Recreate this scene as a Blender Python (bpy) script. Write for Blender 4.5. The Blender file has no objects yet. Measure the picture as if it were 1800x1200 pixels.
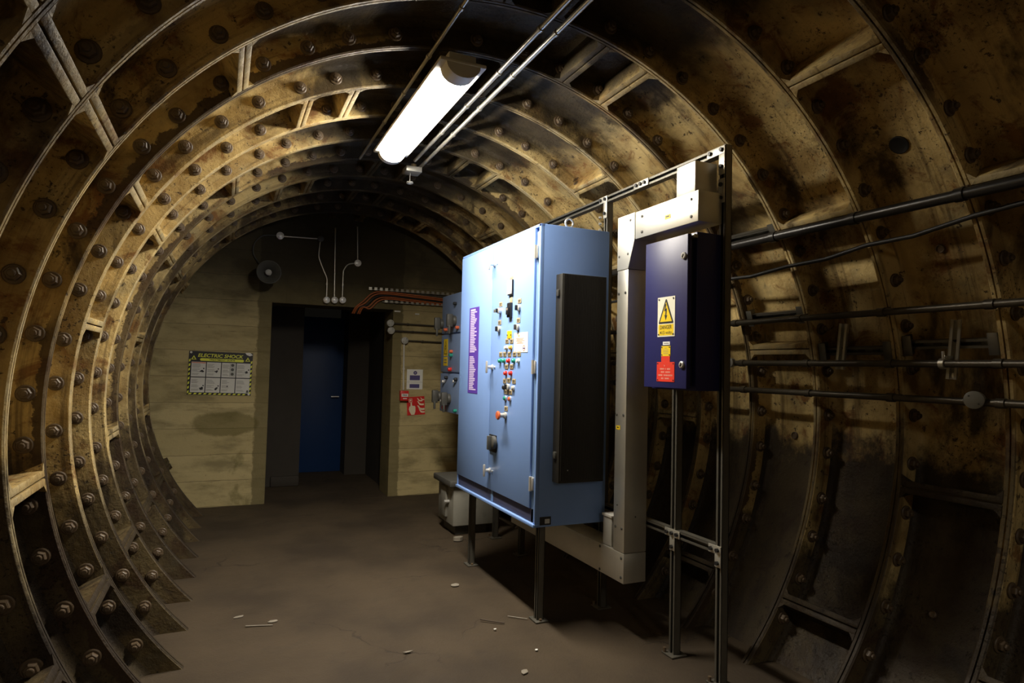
import bpy, bmesh, math, random
from mathutils import Vector, Matrix
random.seed(7)
PI = math.pi
SC = bpy.context.scene
COL = SC.collection

# ------------------------------------------------------------------ measured set-out (metres)
CAM = Vector((-1.1782, 0.0, 1.4637))
YAW, PITCH, ROLL, FPX = 0.42242, 0.04197, -0.0240, 1125.6
AX = 1.2517            # height of the tunnel axis
RIM = 1.80             # radius to the inside edge of the flanges
PAN = 1.93             # radius to the plates between the flanges
STEP = 0.47572
def ring_y(k): return 2.5285 + STEP * k
WALL_Y = 7.15

# ------------------------------------------------------------------ node helpers
def new_mat(name):
    m = bpy.data.materials.new(name); m.use_nodes = True
    nt = m.node_tree; b = nt.nodes['Principled BSDF']
    return m, nt, b
def nd(nt, t, **kw):
    n = nt.nodes.new(t)
    for k, v in kw.items():
        if hasattr(n, k): setattr(n, k, v)
        else: n.inputs[k].default_value = v
    return n
def setin(nt, sock, v):
    if isinstance(v, bpy.types.NodeSocket): nt.links.new(v, sock)
    else: sock.default_value = v
def noise(nt, vec, scale, detail=5, rough=.55, dist=0.0, w=None):
    n = nt.nodes.new('ShaderNodeTexNoise')
    if w is not None:
        n.noise_dimensions = '4D'; n.inputs['W'].default_value = w
    nt.links.new(vec, n.inputs['Vector'])
    n.inputs['Scale'].default_value = scale; n.inputs['Detail'].default_value = detail
    n.inputs['Roughness'].default_value = rough; n.inputs['Distortion'].default_value = dist
    return n.outputs['Fac']
def mathn(nt, op, a, b=None, c=None, clamp=False):
    n = nt.nodes.new('ShaderNodeMath'); n.operation = op; n.use_clamp = clamp
    setin(nt, n.inputs[0], a)
    if b is not None: setin(nt, n.inputs[1], b)
    if c is not None: setin(nt, n.inputs[2], c)
    return n.outputs[0]
def ramp(nt, fac, lo, hi):
    n = nt.nodes.new('ShaderNodeMapRange'); n.interpolation_type = 'SMOOTHSTEP'
    setin(nt, n.inputs['Value'], fac)
    n.inputs['From Min'].default_value = lo; n.inputs['From Max'].default_value = hi
    return n.outputs['Result']
def mix(nt, fac, a, b, mode='MIX'):
    n = nt.nodes.new('ShaderNodeMix'); n.data_type = 'RGBA'; n.blend_type = mode
    setin(nt, n.inputs[0], fac)
    for s, v in ((n.inputs[6], a), (n.inputs[7], b)):
        if isinstance(v, bpy.types.NodeSocket): nt.links.new(v, s)
        else: s.default_value = (*v, 1)
    return n.outputs[2]
def pos(nt):
    return nt.nodes.new('ShaderNodeTexCoord').outputs['Object']
def sep(nt, v):
    n = nt.nodes.new('ShaderNodeSeparateXYZ'); nt.links.new(v, n.inputs[0]); return n.outputs
def scaled(nt, v, s):
    n = nt.nodes.new('ShaderNodeMapping'); nt.links.new(v, n.inputs['Vector']); n.inputs['Scale'].default_value = s
    return n.outputs['Vector']
def bump(nt, b, h, strength=.3, dist=.01):
    n = nt.nodes.new('ShaderNodeBump'); nt.links.new(h, n.inputs['Height'])
    n.inputs['Strength'].default_value = strength; n.inputs['Distance'].default_value = dist
    nt.links.new(n.outputs['Normal'], b.inputs['Normal'])

MATS = {}
def simple(name, col, rough=.5, metal=0.0, var=.12, scale=14, spec=.5, dirt=0.0, dirtcol=(.03, .025, .018)):
    m, nt, b = new_mat(name)
    p = pos(nt)
    f = noise(nt, p, scale, 5)
    dark = tuple(c * (1 - var) for c in col); lite = tuple(min(1, c * (1 + var)) for c in col)
    c = mix(nt, f, dark, lite)
    if dirt:
        g = ramp(nt, noise(nt, p, 5.5, 7, .62), .64 - dirt * .3, .78)
        c = mix(nt, mathn(nt, 'MULTIPLY', g, min(1, dirt * 2.2)), c, dirtcol)
    nt.links.new(c, b.inputs['Base Color'])
    b.inputs['Roughness'].default_value = rough; b.inputs['Metallic'].default_value = metal
    b.inputs['Specular IOR Level'].default_value = spec
    MATS[name] = m
    return m

def iron_mat(name, dado, dado_mix, grime=.5, rimband=False, tar=0.0, edge=.85):
    m, nt, b = new_mat(name)
    p = pos(nt); x, y, z = sep(nt, p)
    zc = mathn(nt, 'SUBTRACT', z, AX)
    r = mathn(nt, 'SQRT', mathn(nt, 'ADD', mathn(nt, 'MULTIPLY', x, x), mathn(nt, 'MULTIPLY', zc, zc)))
    c = mix(nt, ramp(nt, noise(nt, p, 2.6, 7, .62), .42, .62), (.60, .44, .185), (.31, .205, .075))
    c = mix(nt, ramp(nt, noise(nt, p, 6.0, 8, .65), .50, .72), c, (.36, .285, .14))
    # rust
    ru = ramp(nt, noise(nt, p, 5.2, 9, .70, .6), .53, .64)
    c = mix(nt, mathn(nt, 'MULTIPLY', ru, .8), c, (.17, .066, .018))
    # run-down streaks and soot blotches
    so = ramp(nt, noise(nt, scaled(nt, p, (1, 1, .55)), 2.1, 8, .62, .7), .62 - .2 * grime, .70 - .1 * grime)
    c = mix(nt, mathn(nt, 'MULTIPLY', so, .88), c, (.036, .025, .014))
    # dirt washed down the curve of the lining
    an = mathn(nt, 'ARCTAN2', x, zc)
    cmb = nt.nodes.new('ShaderNodeCombineXYZ'); nt.links.new(mathn(nt, 'MULTIPLY', an, 1.3), cmb.inputs[0]); nt.links.new(mathn(nt, 'MULTIPLY', y, 9.0), cmb.inputs[1]); nt.links.new(mathn(nt, 'MULTIPLY', r, 14.0), cmb.inputs[2])
    stv = ramp(nt, noise(nt, cmb.outputs[0], 1.35, 9, .66, .4), .52, .66)
    c = mix(nt, mathn(nt, 'MULTIPLY', stv, .62), c, (.075, .045, .020))
    # paint chipped down to dark iron
    ch = mathn(nt, 'MAXIMUM', ramp(nt, noise(nt, p, 24, 6, .7), .62, .65), mathn(nt, 'MULTIPLY', ramp(nt, noise(nt, p, 75, 4, .7), .58, .63), ramp(nt, noise(nt, p, 3.1, 4), .42, .62)))
    c = mix(nt, mathn(nt, 'MULTIPLY', ch, .85), c, (.05, .032, .02))
    # bitumen dado with a ragged top edge, soot and painted-in shade at the crown
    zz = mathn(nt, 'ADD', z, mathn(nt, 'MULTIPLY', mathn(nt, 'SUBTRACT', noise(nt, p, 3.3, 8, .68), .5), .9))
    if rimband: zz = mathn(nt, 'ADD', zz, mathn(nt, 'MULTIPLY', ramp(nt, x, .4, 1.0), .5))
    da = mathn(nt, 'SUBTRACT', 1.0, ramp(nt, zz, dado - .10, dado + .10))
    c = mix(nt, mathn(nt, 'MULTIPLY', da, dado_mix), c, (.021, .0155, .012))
    if rimband:
        # strip of peeling tar beside the inside edge, only along some of the rings
        nr = mathn(nt, 'MULTIPLY', mathn(nt, 'SUBTRACT', noise(nt, p, 9, 8, .75), .5), .12)
        which = mathn(nt, 'MULTIPLY', ramp(nt, noise(nt, p, .9, 2), .40, .46), tar)
        rb = mathn(nt, 'SUBTRACT', 1.0, ramp(nt, mathn(nt, 'ADD', r, nr), 1.836, 1.842))
        c = mix(nt, mathn(nt, 'MULTIPLY', mathn(nt, 'MULTIPLY', rb, which), .9), c, (.052, .032, .018))
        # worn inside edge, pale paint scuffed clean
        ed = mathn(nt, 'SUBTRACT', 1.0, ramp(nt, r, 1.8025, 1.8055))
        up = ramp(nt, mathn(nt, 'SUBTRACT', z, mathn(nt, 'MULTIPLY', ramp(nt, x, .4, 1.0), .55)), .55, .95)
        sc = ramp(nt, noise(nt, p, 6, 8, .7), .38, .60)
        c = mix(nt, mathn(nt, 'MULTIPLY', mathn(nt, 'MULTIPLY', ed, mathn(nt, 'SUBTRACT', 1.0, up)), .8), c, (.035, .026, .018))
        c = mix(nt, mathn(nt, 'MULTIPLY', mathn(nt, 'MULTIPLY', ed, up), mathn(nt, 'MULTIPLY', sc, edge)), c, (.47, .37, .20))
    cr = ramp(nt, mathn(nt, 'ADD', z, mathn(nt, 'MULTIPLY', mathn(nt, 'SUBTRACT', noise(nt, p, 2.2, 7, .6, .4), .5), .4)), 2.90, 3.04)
    c = mix(nt, mathn(nt, 'MULTIPLY', cr, .93), c, (.034, .026, .017))  # crown soot also paints in the shade above the lamp housing
    nt.links.new(c, b.inputs['Base Color'])
    setin(nt, b.inputs['Roughness'], mathn(nt, 'ADD', mathn(nt, 'MULTIPLY', noise(nt, p, 11, 4), .35), .38))
    b.inputs['Specular IOR Level'].default_value = .2
    h = mathn(nt, 'ADD', mathn(nt, 'MULTIPLY', noise(nt, p, 8, 6, .6), 1.0), mathn(nt, 'MULTIPLY', noise(nt, p, 60, 4, .6), .35))
    h = mathn(nt, 'SUBTRACT', h, mathn(nt, 'MULTIPLY', ch, .25))
    bump(nt, b, h, .8, .014)
    MATS[name] = m
    return m

def concrete_mat(name):
    m, nt, b = new_mat(name)
    p = pos(nt); x, y, z = sep(nt, p)
    cmb = nt.nodes.new('ShaderNodeCombineXYZ')
    wob = mathn(nt, 'MULTIPLY', mathn(nt, 'SUBTRACT', noise(nt, p, 3, 3), .5), .03)
    nt.links.new(mathn(nt, 'ADD', x, mathn(nt, 'MULTIPLY', y, .7)), cmb.inputs[0])
    nt.links.new(mathn(nt, 'ADD', z, wob), cmb.inputs[1])
    br = nt.nodes.new('ShaderNodeTexBrick')
    nt.links.new(cmb.outputs[0], br.inputs['Vector'])
    br.inputs['Scale'].default_value = 1; br.inputs['Brick Width'].default_value = 7.0; br.inputs['Row Height'].default_value = .262
    br.inputs['Mortar Size'].default_value = .0022; br.inputs['Mortar Smooth'].default_value = .35; br.offset = .37
    br.inputs['Color1'].default_value = (.52, .42, .21, 1); br.inputs['Color2'].default_value = (.43, .345, .165, 1)
    br.inputs['Mortar'].default_value = (.14, .11, .055, 1)
    c = mix(nt, mathn(nt, 'MULTIPLY', ramp(nt, noise(nt, scaled(nt, p, (1, 1, 3)), 2.2, 7, .62), .42, .72), .65), br.outputs['Color'], (.15, .125, .055))
    c = mix(nt, mathn(nt, 'MULTIPLY', ramp(nt, noise(nt, scaled(nt, p, (.35, .35, 4)), 6, 6, .7), .56, .72), .5), c, (.10, .08, .04))
    c = mix(nt, mathn(nt, 'MULTIPLY', ramp(nt, noise(nt, p, 1.7, 6, .6, .5), .60, .68), .55), c, (.13, .115, .035))
    c = mix(nt, mathn(nt, 'MULTIPLY', ramp(nt, noise(nt, p, 30, 5, .7), .62, .72), .5), c, (.08, .06, .035))
    # rendered margins beside the opening, and one damp patch
    rag = mathn(nt, 'MULTIPLY', mathn(nt, 'SUBTRACT', noise(nt, p, 7, 6, .7), .5), .09)
    xr = mathn(nt, 'ADD', x, rag)
    mg = mathn(nt, 'MULTIPLY', ramp(nt, xr, -.875, -.855), mathn(nt, 'SUBTRACT', 1.0, ramp(nt, xr, .655, .675)))
    c = mix(nt, mathn(nt, 'MULTIPLY', mg, .80), c, (.145, .118, .052))
    ex = mathn(nt, 'DIVIDE', mathn(nt, 'ADD', x, 1.13), .33); ez = mathn(nt, 'DIVIDE', mathn(nt, 'SUBTRACT', z, .83), .13)
    el = mathn(nt, 'ADD', mathn(nt, 'ADD', mathn(nt, 'MULTIPLY', ex, ex), mathn(nt, 'MULTIPLY', ez, ez)), mathn(nt, 'MULTIPLY', rag, 12.0))
    c = mix(nt, mathn(nt, 'MULTIPLY', mathn(nt, 'SUBTRACT', 1.0, ramp(nt, el, .7, 1.1)), .62), c, (.115, .095, .025))
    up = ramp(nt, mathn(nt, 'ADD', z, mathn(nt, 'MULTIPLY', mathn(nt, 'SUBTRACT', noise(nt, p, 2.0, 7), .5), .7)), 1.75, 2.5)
    c = mix(nt, mathn(nt, 'MULTIPLY', up, .90), c, (.026, .021, .013))  # upper wall darkened: soot plus painted falloff of the lamp light
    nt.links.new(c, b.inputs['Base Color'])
    b.inputs['Roughness'].default_value = .85; b.inputs['Specular IOR Level'].default_value = .25
    h = mathn(nt, 'ADD', noise(nt, p, 14, 8, .65), mathn(nt, 'MULTIPLY', br.outputs['Fac'], -.8))
    bump(nt, b, h, .5, .012)
    MATS[name] = m
    return m

def floor_mat(name):
    m, nt, b = new_mat(name)
    p = pos(nt)
    c = mix(nt, ramp(nt, noise(nt, p, 1.3, 6), .35, .7), (.066, .047, .028), (.038, .027, .017))
    c = mix(nt, mathn(nt, 'MULTIPLY', ramp(nt, noise(nt, p, 5, 8, .7), .52, .75), .5), c, (.034, .026, .018))
    c = mix(nt, mathn(nt, 'MULTIPLY', ramp(nt, noise(nt, p, 60, 4, .7), .60, .72), .45), c, (.028, .021, .015))
    # hairline cracks
    wv = nt.nodes.new('ShaderNodeVectorMath'); wv.operation = 'ADD'
    nz = nt.nodes.new('ShaderNodeTexNoise'); nt.links.new(p, nz.inputs['Vector']); nz.inputs['Scale'].default_value = 4; nz.inputs['Detail'].default_value = 6
    sv = nt.nodes.new('ShaderNodeVectorMath'); sv.operation = 'SCALE'; nt.links.new(nz.outputs['Color'], sv.inputs[0]); sv.inputs['Scale'].default_value = .35
    nt.links.new(p, wv.inputs[0]); nt.links.new(sv.outputs[0], wv.inputs[1])
    vo = nt.nodes.new('ShaderNodeTexVoronoi'); vo.feature = 'DISTANCE_TO_EDGE'; nt.links.new(wv.outputs[0], vo.inputs['Vector']); vo.inputs['Scale'].default_value = .9
    ck = mathn(nt, 'SUBTRACT', 1.0, ramp(nt, vo.outputs['Distance'], .002, .007))
    ck = mathn(nt, 'MULTIPLY', ck, ramp(nt, noise(nt, p, 1.1, 3), .50, .58))
    c = mix(nt, mathn(nt, 'MULTIPLY', ck, .75), c, (.03, .022, .015))
    nt.links.new(c, b.inputs['Base Color'])
    setin(nt, b.inputs['Roughness'], mathn(nt, 'ADD', mathn(nt, 'MULTIPLY', noise(nt, p, 4, 4), .3), .6))
    b.inputs['Specular IOR Level'].default_value = .25
    h = mathn(nt, 'SUBTRACT', mathn(nt, 'ADD', noise(nt, p, 9, 7, .6), mathn(nt, 'MULTIPLY', noise(nt, p, 90, 3), .3)), mathn(nt, 'MULTIPLY', ck, .8))
    bump(nt, b, h, .45, .01)
    MATS[name] = m
    return m

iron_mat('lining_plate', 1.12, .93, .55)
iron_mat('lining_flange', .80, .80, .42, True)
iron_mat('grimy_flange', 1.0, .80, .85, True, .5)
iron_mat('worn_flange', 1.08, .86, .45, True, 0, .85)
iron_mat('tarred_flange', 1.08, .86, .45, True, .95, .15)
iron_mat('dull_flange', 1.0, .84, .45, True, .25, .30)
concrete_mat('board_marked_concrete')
floor_mat('screed')
simple('rusty_bolt', (.105, .070, .038), .5, .0, .5, 22, dirt=.35)
simple('cabinet_blue', (.225, .375, .76), .42, 0, .05, 6, .4, dirt=.06, dirtcol=(.06, .08, .12))
simple('cabinet_edge_blue', (.15, .26, .47), .45, 0, .08, 8)
simple('plinth_violet', (.055, .055, .10), .6, 0, .2, 12)
simple('panel_grey_blue', (.235, .335, .58), .45, 0, .1, 8, dirt=.1)
simple('navy_paint', (.022, .022, .105), .38, 0, .12, 7, .45)
simple('galvanised', (.60, .575, .50), .42, .75, .16, 9, dirt=.12, dirtcol=(.25, .22, .17))
simple('trunking_steel', (.70, .675, .60), .42, .82, .14, 7, dirt=.10, dirtcol=(.30, .27, .2))
simple('strut_steel', (.17, .158, .13), .42, .65, .2, 18, dirt=.1)
simple('dull_pipe', (.085, .072, .053), .38, .45, .3, 20, dirt=.2)
simple('black_pipe', (.03, .027, .024), .33, .3, .3, 20, dirt=.2)
simple('conduit_steel', (.58, .55, .48), .32, .7, .15, 20)
simple('chrome', (.72, .70, .66), .28, .55, .03, 20)
simple('black_plastic', (.014, .014, .015), .4, 0, .2, 20)
simple('black_cable', (.02, .018, .016), .5, 0, .2, 20)
simple('filter_black', (.028, .025, .019), .6, 0, .2, 30)
simple('white_enamel', (.82, .80, .74), .35, 0, .05, 20)
simple('horn_grey', (.085, .082, .07), .45, 0, .15, 12)
simple('box_lid', (.95, .94, .91), .3, .1, .02, 20, .9)
simple('tray_steel', (.33, .30, .25), .5, .5, .4, 14, dirt=.2)
simple('grey_enamel', (.20, .19, .16), .5, 0, .15, 20)
simple('pale_grey', (.46, .45, .41), .55, 0, .12, 9, dirt=.15)
simple('box_grey', (.23, .22, .185), .55, 0, .15, 9, dirt=.2)
simple('dark_grey', (.07, .068, .06), .5, 0, .2, 12)
simple('paper_white', (.80, .79, .75), .6, 0, .04, 20)
simple('sheet_grey', (.66, .64, .58), .35, 0, .08, 20)
simple('sign_white', (.80, .77, .62), .4, 0, .03, 20)
simple('sign_yellow', (.83, .58, .02), .4, 0, .04, 20)
simple('poster_yellow', (.74, .76, .07), .4, 0, .06, 20)
simple('sign_red', (.72, .045, .025), .4, 0, .05, 20)
simple('fire_red', (.66, .025, .022), .4, 0, .05, 20)
simple('sign_cream', (.80, .70, .50), .5, 0, .05, 20)
simple('purple_sheet', (.10, .045, .36), .5, 0, .05, 20)
simple('lilac_print', (.62, .52, .78), .6, 0, .04, 20)
simple('ink_black', (.016, .014, .013), .5, 0, .05, 20)
simple('ink_grey', (.22, .20, .17), .6, 0, .1, 20)
simple('ink_violet', (.09, .075, .22), .5, 0, .05, 20)
simple('ink_pink', (.75, .32, .24), .6, 0, .05, 20)
simple('label_beige', (.40, .33, .21), .5, 0, .08, 30)
simple('lens_green', (.02, .27, .19), .22, 0, .05, 30)
simple('lens_red', (.62, .03, .02), .22, 0, .05, 30)
simple('lens_amber', (.80, .45, .10), .22, 0, .05, 30)
simple('lens_clear', (.80, .88, .80), .2, 0, .05, 30)
simple('knob_orange', (.62, .13, .05), .35, 0, .05, 30)
simple('brass', (.55, .42, .24), .28, .9, .08, 30)
simple('orange_sheath', (.40, .115, .035), .5, 0, .2, 30)
simple('door_blue', (.005, .034, .125), .5, 0, .12, 5)
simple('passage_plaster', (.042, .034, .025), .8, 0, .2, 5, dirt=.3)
simple('litter_white', (.24, .21, .165), .7, 0, .15, 40)
simple('litter_brown', (.06, .04, .025), .8, 0, .2, 40)
simple('lamp_housing', (.70, .68, .62), .5, 0, .05, 10)
def lamp_mat(name, strength):
    m, nt, b = new_mat(name)
    b.inputs['Base Color'].default_value = (.9, .9, .86, 1)
    b.inputs['Emission Color'].default_value = (1.0, .93, .80, 1)
    b.inputs['Emission Strength'].default_value = strength
    MATS[name] = m
lamp_mat('lit_diffuser', 94.0)
lamp_mat('ageing_diffuser', 27.0)

# ------------------------------------------------------------------ mesh builder
class MB:
    def __init__(s): s.bm = bmesh.new(); s.ms = []
    def mi(s, m):
        if m not in s.ms: s.ms.append(m)
        return s.ms.index(m)
    def faces(s, vs, fs, m):
        i = s.mi(m); bv = [s.bm.verts.new(v) for v in vs]
        for f in fs:
            try: fc = s.bm.faces.new([bv[j] for j in f]); fc.material_index = i
            except ValueError: pass
        return bv
    def box(s, x0, x1, y0, y1, z0, z1, m, bev=0.0):
        return s.obox(Vector(((x0+x1)/2, (y0+y1)/2, (z0+z1)/2)), (Vector((1,0,0)), Vector((0,1,0)), Vector((0,0,1))), (abs(x1-x0)/2, abs(y1-y0)/2, abs(z1-z0)/2), m, bev)
    def obox(s, c, ax, h, m, bev=0.0):
        c = Vector(c)
        pts = []
        if bev <= 0:
            for i in (-1, 1):
                for j in (-1, 1):
                    for k in (-1, 1): pts.append(c + ax[0]*h[0]*i + ax[1]*h[1]*j + ax[2]*h[2]*k)
            s.faces(pts, [(0,1,3,2),(4,6,7,5),(0,4,5,1),(2,3,7,6),(0,2,6,4),(1,5,7,3)], m)
        else:
            t = bmesh.new(); bmesh.ops.create_cube(t, size=2)
            for v in t.verts: v.co = Vector((v.co.x*h[0], v.co.y*h[1], v.co.z*h[2]))
            bmesh.ops.bevel(t, geom=list(t.edges), offset=min(bev, min(h)*.9), segments=2, affect='EDGES', profile=.5)
            t.verts.ensure_lookup_table()
            for v in t.verts: pts.append(c + ax[0]*v.co.x + ax[1]*v.co.y + ax[2]*v.co.z)
            s.faces(pts, [[v.index for v in f.verts] for f in t.faces], m); t.free()
    def tube(s, pts, r, m, seg=10, caps=True, r1=None):
        pts = [Vector(p) for p in pts]; n = len(pts); rings = []
        t0 = (pts[1]-pts[0]).normalized()
        u = t0.orthogonal().normalized()
        i = s.mi(m)
        for k, p in enumerate(pts):
            a = (pts[k]-pts[k-1]).normalized() if k else t0
            b = (pts[k+1]-pts[k]).normalized() if k < n-1 else a
            t = (a+b).normalized() if (a+b).length > 1e-6 else a
            u = (u - t*u.dot(t)).normalized(); w = t.cross(u)
            rr = r if r1 is None else r + (r1-r)*k/(n-1)
            f = 1/max(.5, t.dot(a))
            rings.append([s.bm.verts.new(p + (u*math.cos(q) + w*math.sin(q))*rr*f) for q in (2*PI*j/seg for j in range(seg))])
        for k in range(n-1):
            for j in range(seg):
                fc = s.bm.faces.new((rings[k][j], rings[k][(j+1)%seg], rings[k+1][(j+1)%seg], rings[k+1][j])); fc.material_index = i
        if caps:
            for rg in (list(reversed(rings[0])), rings[-1]):
                fc = s.bm.faces.new(rg); fc.material_index = i
    def cyl(s, p0, p1, r, m, seg=16, r1=None): s.tube([p0, p1], r, m, seg, True, r1)
    def lathe(s, o, axis, prof, m, seg=24, closed_ends=True):
        o = Vector(o); a = Vector(axis).normalized(); u = a.orthogonal().normalized(); w = a.cross(u); i = s.mi(m); rings = []
        for (d, r) in prof:
            rings.append([s.bm.verts.new(o + a*d + (u*math.cos(q)+w*math.sin(q))*max(r, 1e-5)) for q in (2*PI*j/seg for j in range(seg))])
        for k in range(len(rings)-1):
            for j in range(seg):
                fc = s.bm.faces.new((rings[k][j], rings[k][(j+1)%seg], rings[k+1][(j+1)%seg], rings[k+1][j])); fc.material_index = i
        if closed_ends:
            for rg in (list(reversed(rings[0])), rings[-1]):
                fc = s.bm.faces.new(rg); fc.material_index = i
    def poly(s, fr, pts, m, d0=0.0, d1=.001):
        """flat shape given in a frame (origin, right, up, out), from depth d0 to depth d1 along out"""
        o, X, Y, N = fr; n = len(pts)
        a = [o + X*p[0] + Y*p[1] + N*d0 for p in pts]; b = [o + X*p[0] + Y*p[1] + N*d1 for p in pts]
        s.faces(a+b, [tuple(range(n-1, -1, -1)), tuple(range(n, 2*n))] + [(j, (j+1)%n, n+(j+1)%n, n+j) for j in range(n)], m)
    def rect(s, fr, x0, x1, y0, y1, m, d0=0.0, d1=.001):
        s.poly(fr, [(x0,y0),(x1,y0),(x1,y1),(x0,y1)], m, d0, d1)
    def disc(s, fr, cx, cy, r, m, d0=0.0, d1=.001, seg=20):
        s.poly(fr, [(cx+r*math.cos(2*PI*j/seg), cy+r*math.sin(2*PI*j/seg)) for j in range(seg)], m, d0, d1)
    def text(s, fr, body, h, cx, cy, m, d=.0015, shear=0.0, weight=0.0, width=None):
        cu = bpy.data.curves.new('t', 'FONT'); cu.body = body; cu.size = 1; cu.shear = shear; cu.offset = weight; cu.align_x = 'LEFT'
        cu.resolution_u = 3
        ob = bpy.data.objects.new('t', cu); COL.objects.link(ob)
        dg = bpy.context.evaluated_depsgraph_get(); dg.update()
        me = bpy.data.meshes.new_from_object(ob.evaluated_get(dg))
        xs = [v.co.x for v in me.vertices]; ys = [v.co.y for v in me.vertices]
        x0, x1, y0, y1 = min(xs), max(xs), min(ys), max(ys)
        ky = h/(y1-y0); kx = ky if width is None else width/(x1-x0)
        o, X, Y, N = fr
        vs = [o + X*(cx+(v.co.x-(x0+x1)/2)*kx) + Y*(cy+(v.co.y-(y0+y1)/2)*ky) + N*d for v in me.vertices]
        s.faces(vs, [tuple(p.vertices) for p in me.polygons], m)
        bpy.data.objects.remove(ob); bpy.data.curves.remove(cu); bpy.data.meshes.remove(me)
    def build(s, name, parent=None, sharp=35, kind=None):
        bmesh.ops.recalc_face_normals(s.bm, faces=s.bm.faces)
        me = bpy.data.meshes.new(name)
        off = world_of(parent)
        if off.length > 0: bmesh.ops.translate(s.bm, verts=s.bm.verts, vec=-off)
        s.bm.to_mesh(me); s.bm.free()
        for m in s.ms: me.materials.append(MATS[m])
        for p in me.polygons: p.use_smooth = True
        me.set_sharp_from_angle(angle=math.radians(sharp))
        o = bpy.data.objects.new(name, me); COL.objects.link(o)
        if parent: o.parent = parent
        if kind: o['kind'] = kind
        return o
def world_of(o):
    v = Vector((0, 0, 0))
    while o is not None: v += o.location; o = o.parent
    return v
def tag(o, label, cat, group=None):
    o['label'] = label; o['category'] = cat
    if group: o['group'] = group
    return o
def thing(name, loc, label, cat, group=None):
    o = bpy.data.objects.new(name, None); COL.objects.link(o); o.location = loc; o.empty_display_size = .1
    return tag(o, label, cat, group)
VX, VY, VZ = Vector((1,0,0)), Vector((0,1,0)), Vector((0,0,1))
def frame_side(x, y, z):   # face looking towards -X
    return (Vector((x, y, z)), -VY, VZ, -VX)
def frame_end(x, y, z, tilt=0.0):    # face looking towards -Y
    c, s_ = math.cos(tilt), math.sin(tilt)
    return (Vector((x, y, z)), Vector((c, 0, s_)), Vector((-s_, 0, c)), -VY)

# ------------------------------------------------------------------ the setting: iron lining
TH_END = 137.0
def arc_pt(r, th, y):
    t = math.radians(th); return Vector((r*math.sin(t), y, AX + r*math.cos(t)))
KMIN, KMAX = -17, 9
HALF = .022
def pan_profile(y0, y1):
    pr = [(y0, 1.952), (y0, 1.898)]
    pr += [(y0 + .034*(1-math.cos(q)), 1.898 + .032*math.sin(q)) for q in (PI/8, PI/4, 3*PI/8, PI/2)]
    w = y1 - y0
    pr += [(y0 + w*f, PAN + .004*math.sin(PI*f)) for f in (.25, .5, .75)]
    pr += [(y1 - .034*(1-math.cos(q)), 1.898 + .032*math.sin(q)) for q in (PI/2, 3*PI/8, PI/4, PI/8)]
    pr += [(y1, 1.898), (y1, 1.952)]
    return pr
def revolve(mb, prof, a0, a1, m, step=2.0, wob=None):
    n = max(2, int(round((a1-a0)/step))); i = mb.mi(m); rows = []
    for j in range(n+1):
        th = a0 + (a1-a0)*j/n
        rows.append([mb.bm.verts.new(arc_pt(r, th, y)) for (y, r) in prof])
    for j in range(n):
        for k in range(len(prof)-1):
            f = mb.bm.faces.new((rows[j][k], rows[j][k+1], rows[j+1][k+1], rows[j+1][k])); f.material_index = i
sides = {'wall_left': (-TH_END, -46), 'ceiling': (-46, 46), 'wall_right': (46, TH_END)}
LIN = {}
for nm, (a0, a1) in sides.items():
    mb = MB()
    for k in range(KMIN, KMAX+1):
        y0 = ring_y(k) + HALF; y1 = (ring_y(k+1) if k < KMAX else WALL_Y + .1 + HALF) - HALF
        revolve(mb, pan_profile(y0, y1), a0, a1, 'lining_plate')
    LIN[nm] = mb.build(nm, None, 50, 'structure')
# flanges where the rings are bolted together, one ring joint each
bolt_mb = MB()
bolt_mb.lathe((0, 0, 0), (0, -1, 0), [(0, .033), (.006, .033), (.009, .029)], 'rusty_bolt', 18)
bolt_mb.lathe((0, 0, 0), (0, -1, 0), [(.008, .0235), (.024, .0235), (.028, .019)], 'rusty_bolt', 6)
bolt_mb.lathe((0, 0, 0), (0, -1, 0), [(.027, .012), (.037, .012), (.039, .009)], 'rusty_bolt', 10)
bolt0 = bolt_mb.build('bolt', None, 30); bolt_used = False
bolt_mesh = bolt0.data
bpy.data.objects.remove(bolt0)
for k in range(KMIN, KMAX+1):
    y = ring_y(k); mb = MB(); e = .0035
    prof = [(y-HALF, 1.952), (y-HALF, RIM+.006), (y-HALF+.006, RIM), (y-e, RIM), (y-e, RIM+.012), (y+e, RIM+.012), (y+e, RIM), (y+HALF-.006, RIM), (y+HALF, RIM+.006), (y+HALF, 1.952)]
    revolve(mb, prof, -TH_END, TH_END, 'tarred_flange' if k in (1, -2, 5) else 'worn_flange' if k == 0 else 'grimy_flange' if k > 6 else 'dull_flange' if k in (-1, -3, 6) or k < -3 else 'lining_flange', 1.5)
    tr = mb.build('trim_%d' % (k-KMIN+1), None, 30, 'structure')
    if k < -3: continue
    angs = [-68.4 + 6.56*j + (.5*k) for j in range(-9, 11)] + [61.3 + .4*(k+1) + 7.0*j for j in range(-8, 10)]
    for th in angs:
        if th < -128 or th > 128: continue
        b = bpy.data.objects.new('bolt', bolt_mesh); COL.objects.link(b); b.parent = tr
        b.location = arc_pt(1.862 + random.uniform(-.004, .004), th + random.uniform(-.4, .4), y-HALF)
        b.rotation_euler = (random.uniform(-.05, .05), random.uniform(0, 1), random.uniform(-.05, .05))
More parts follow.
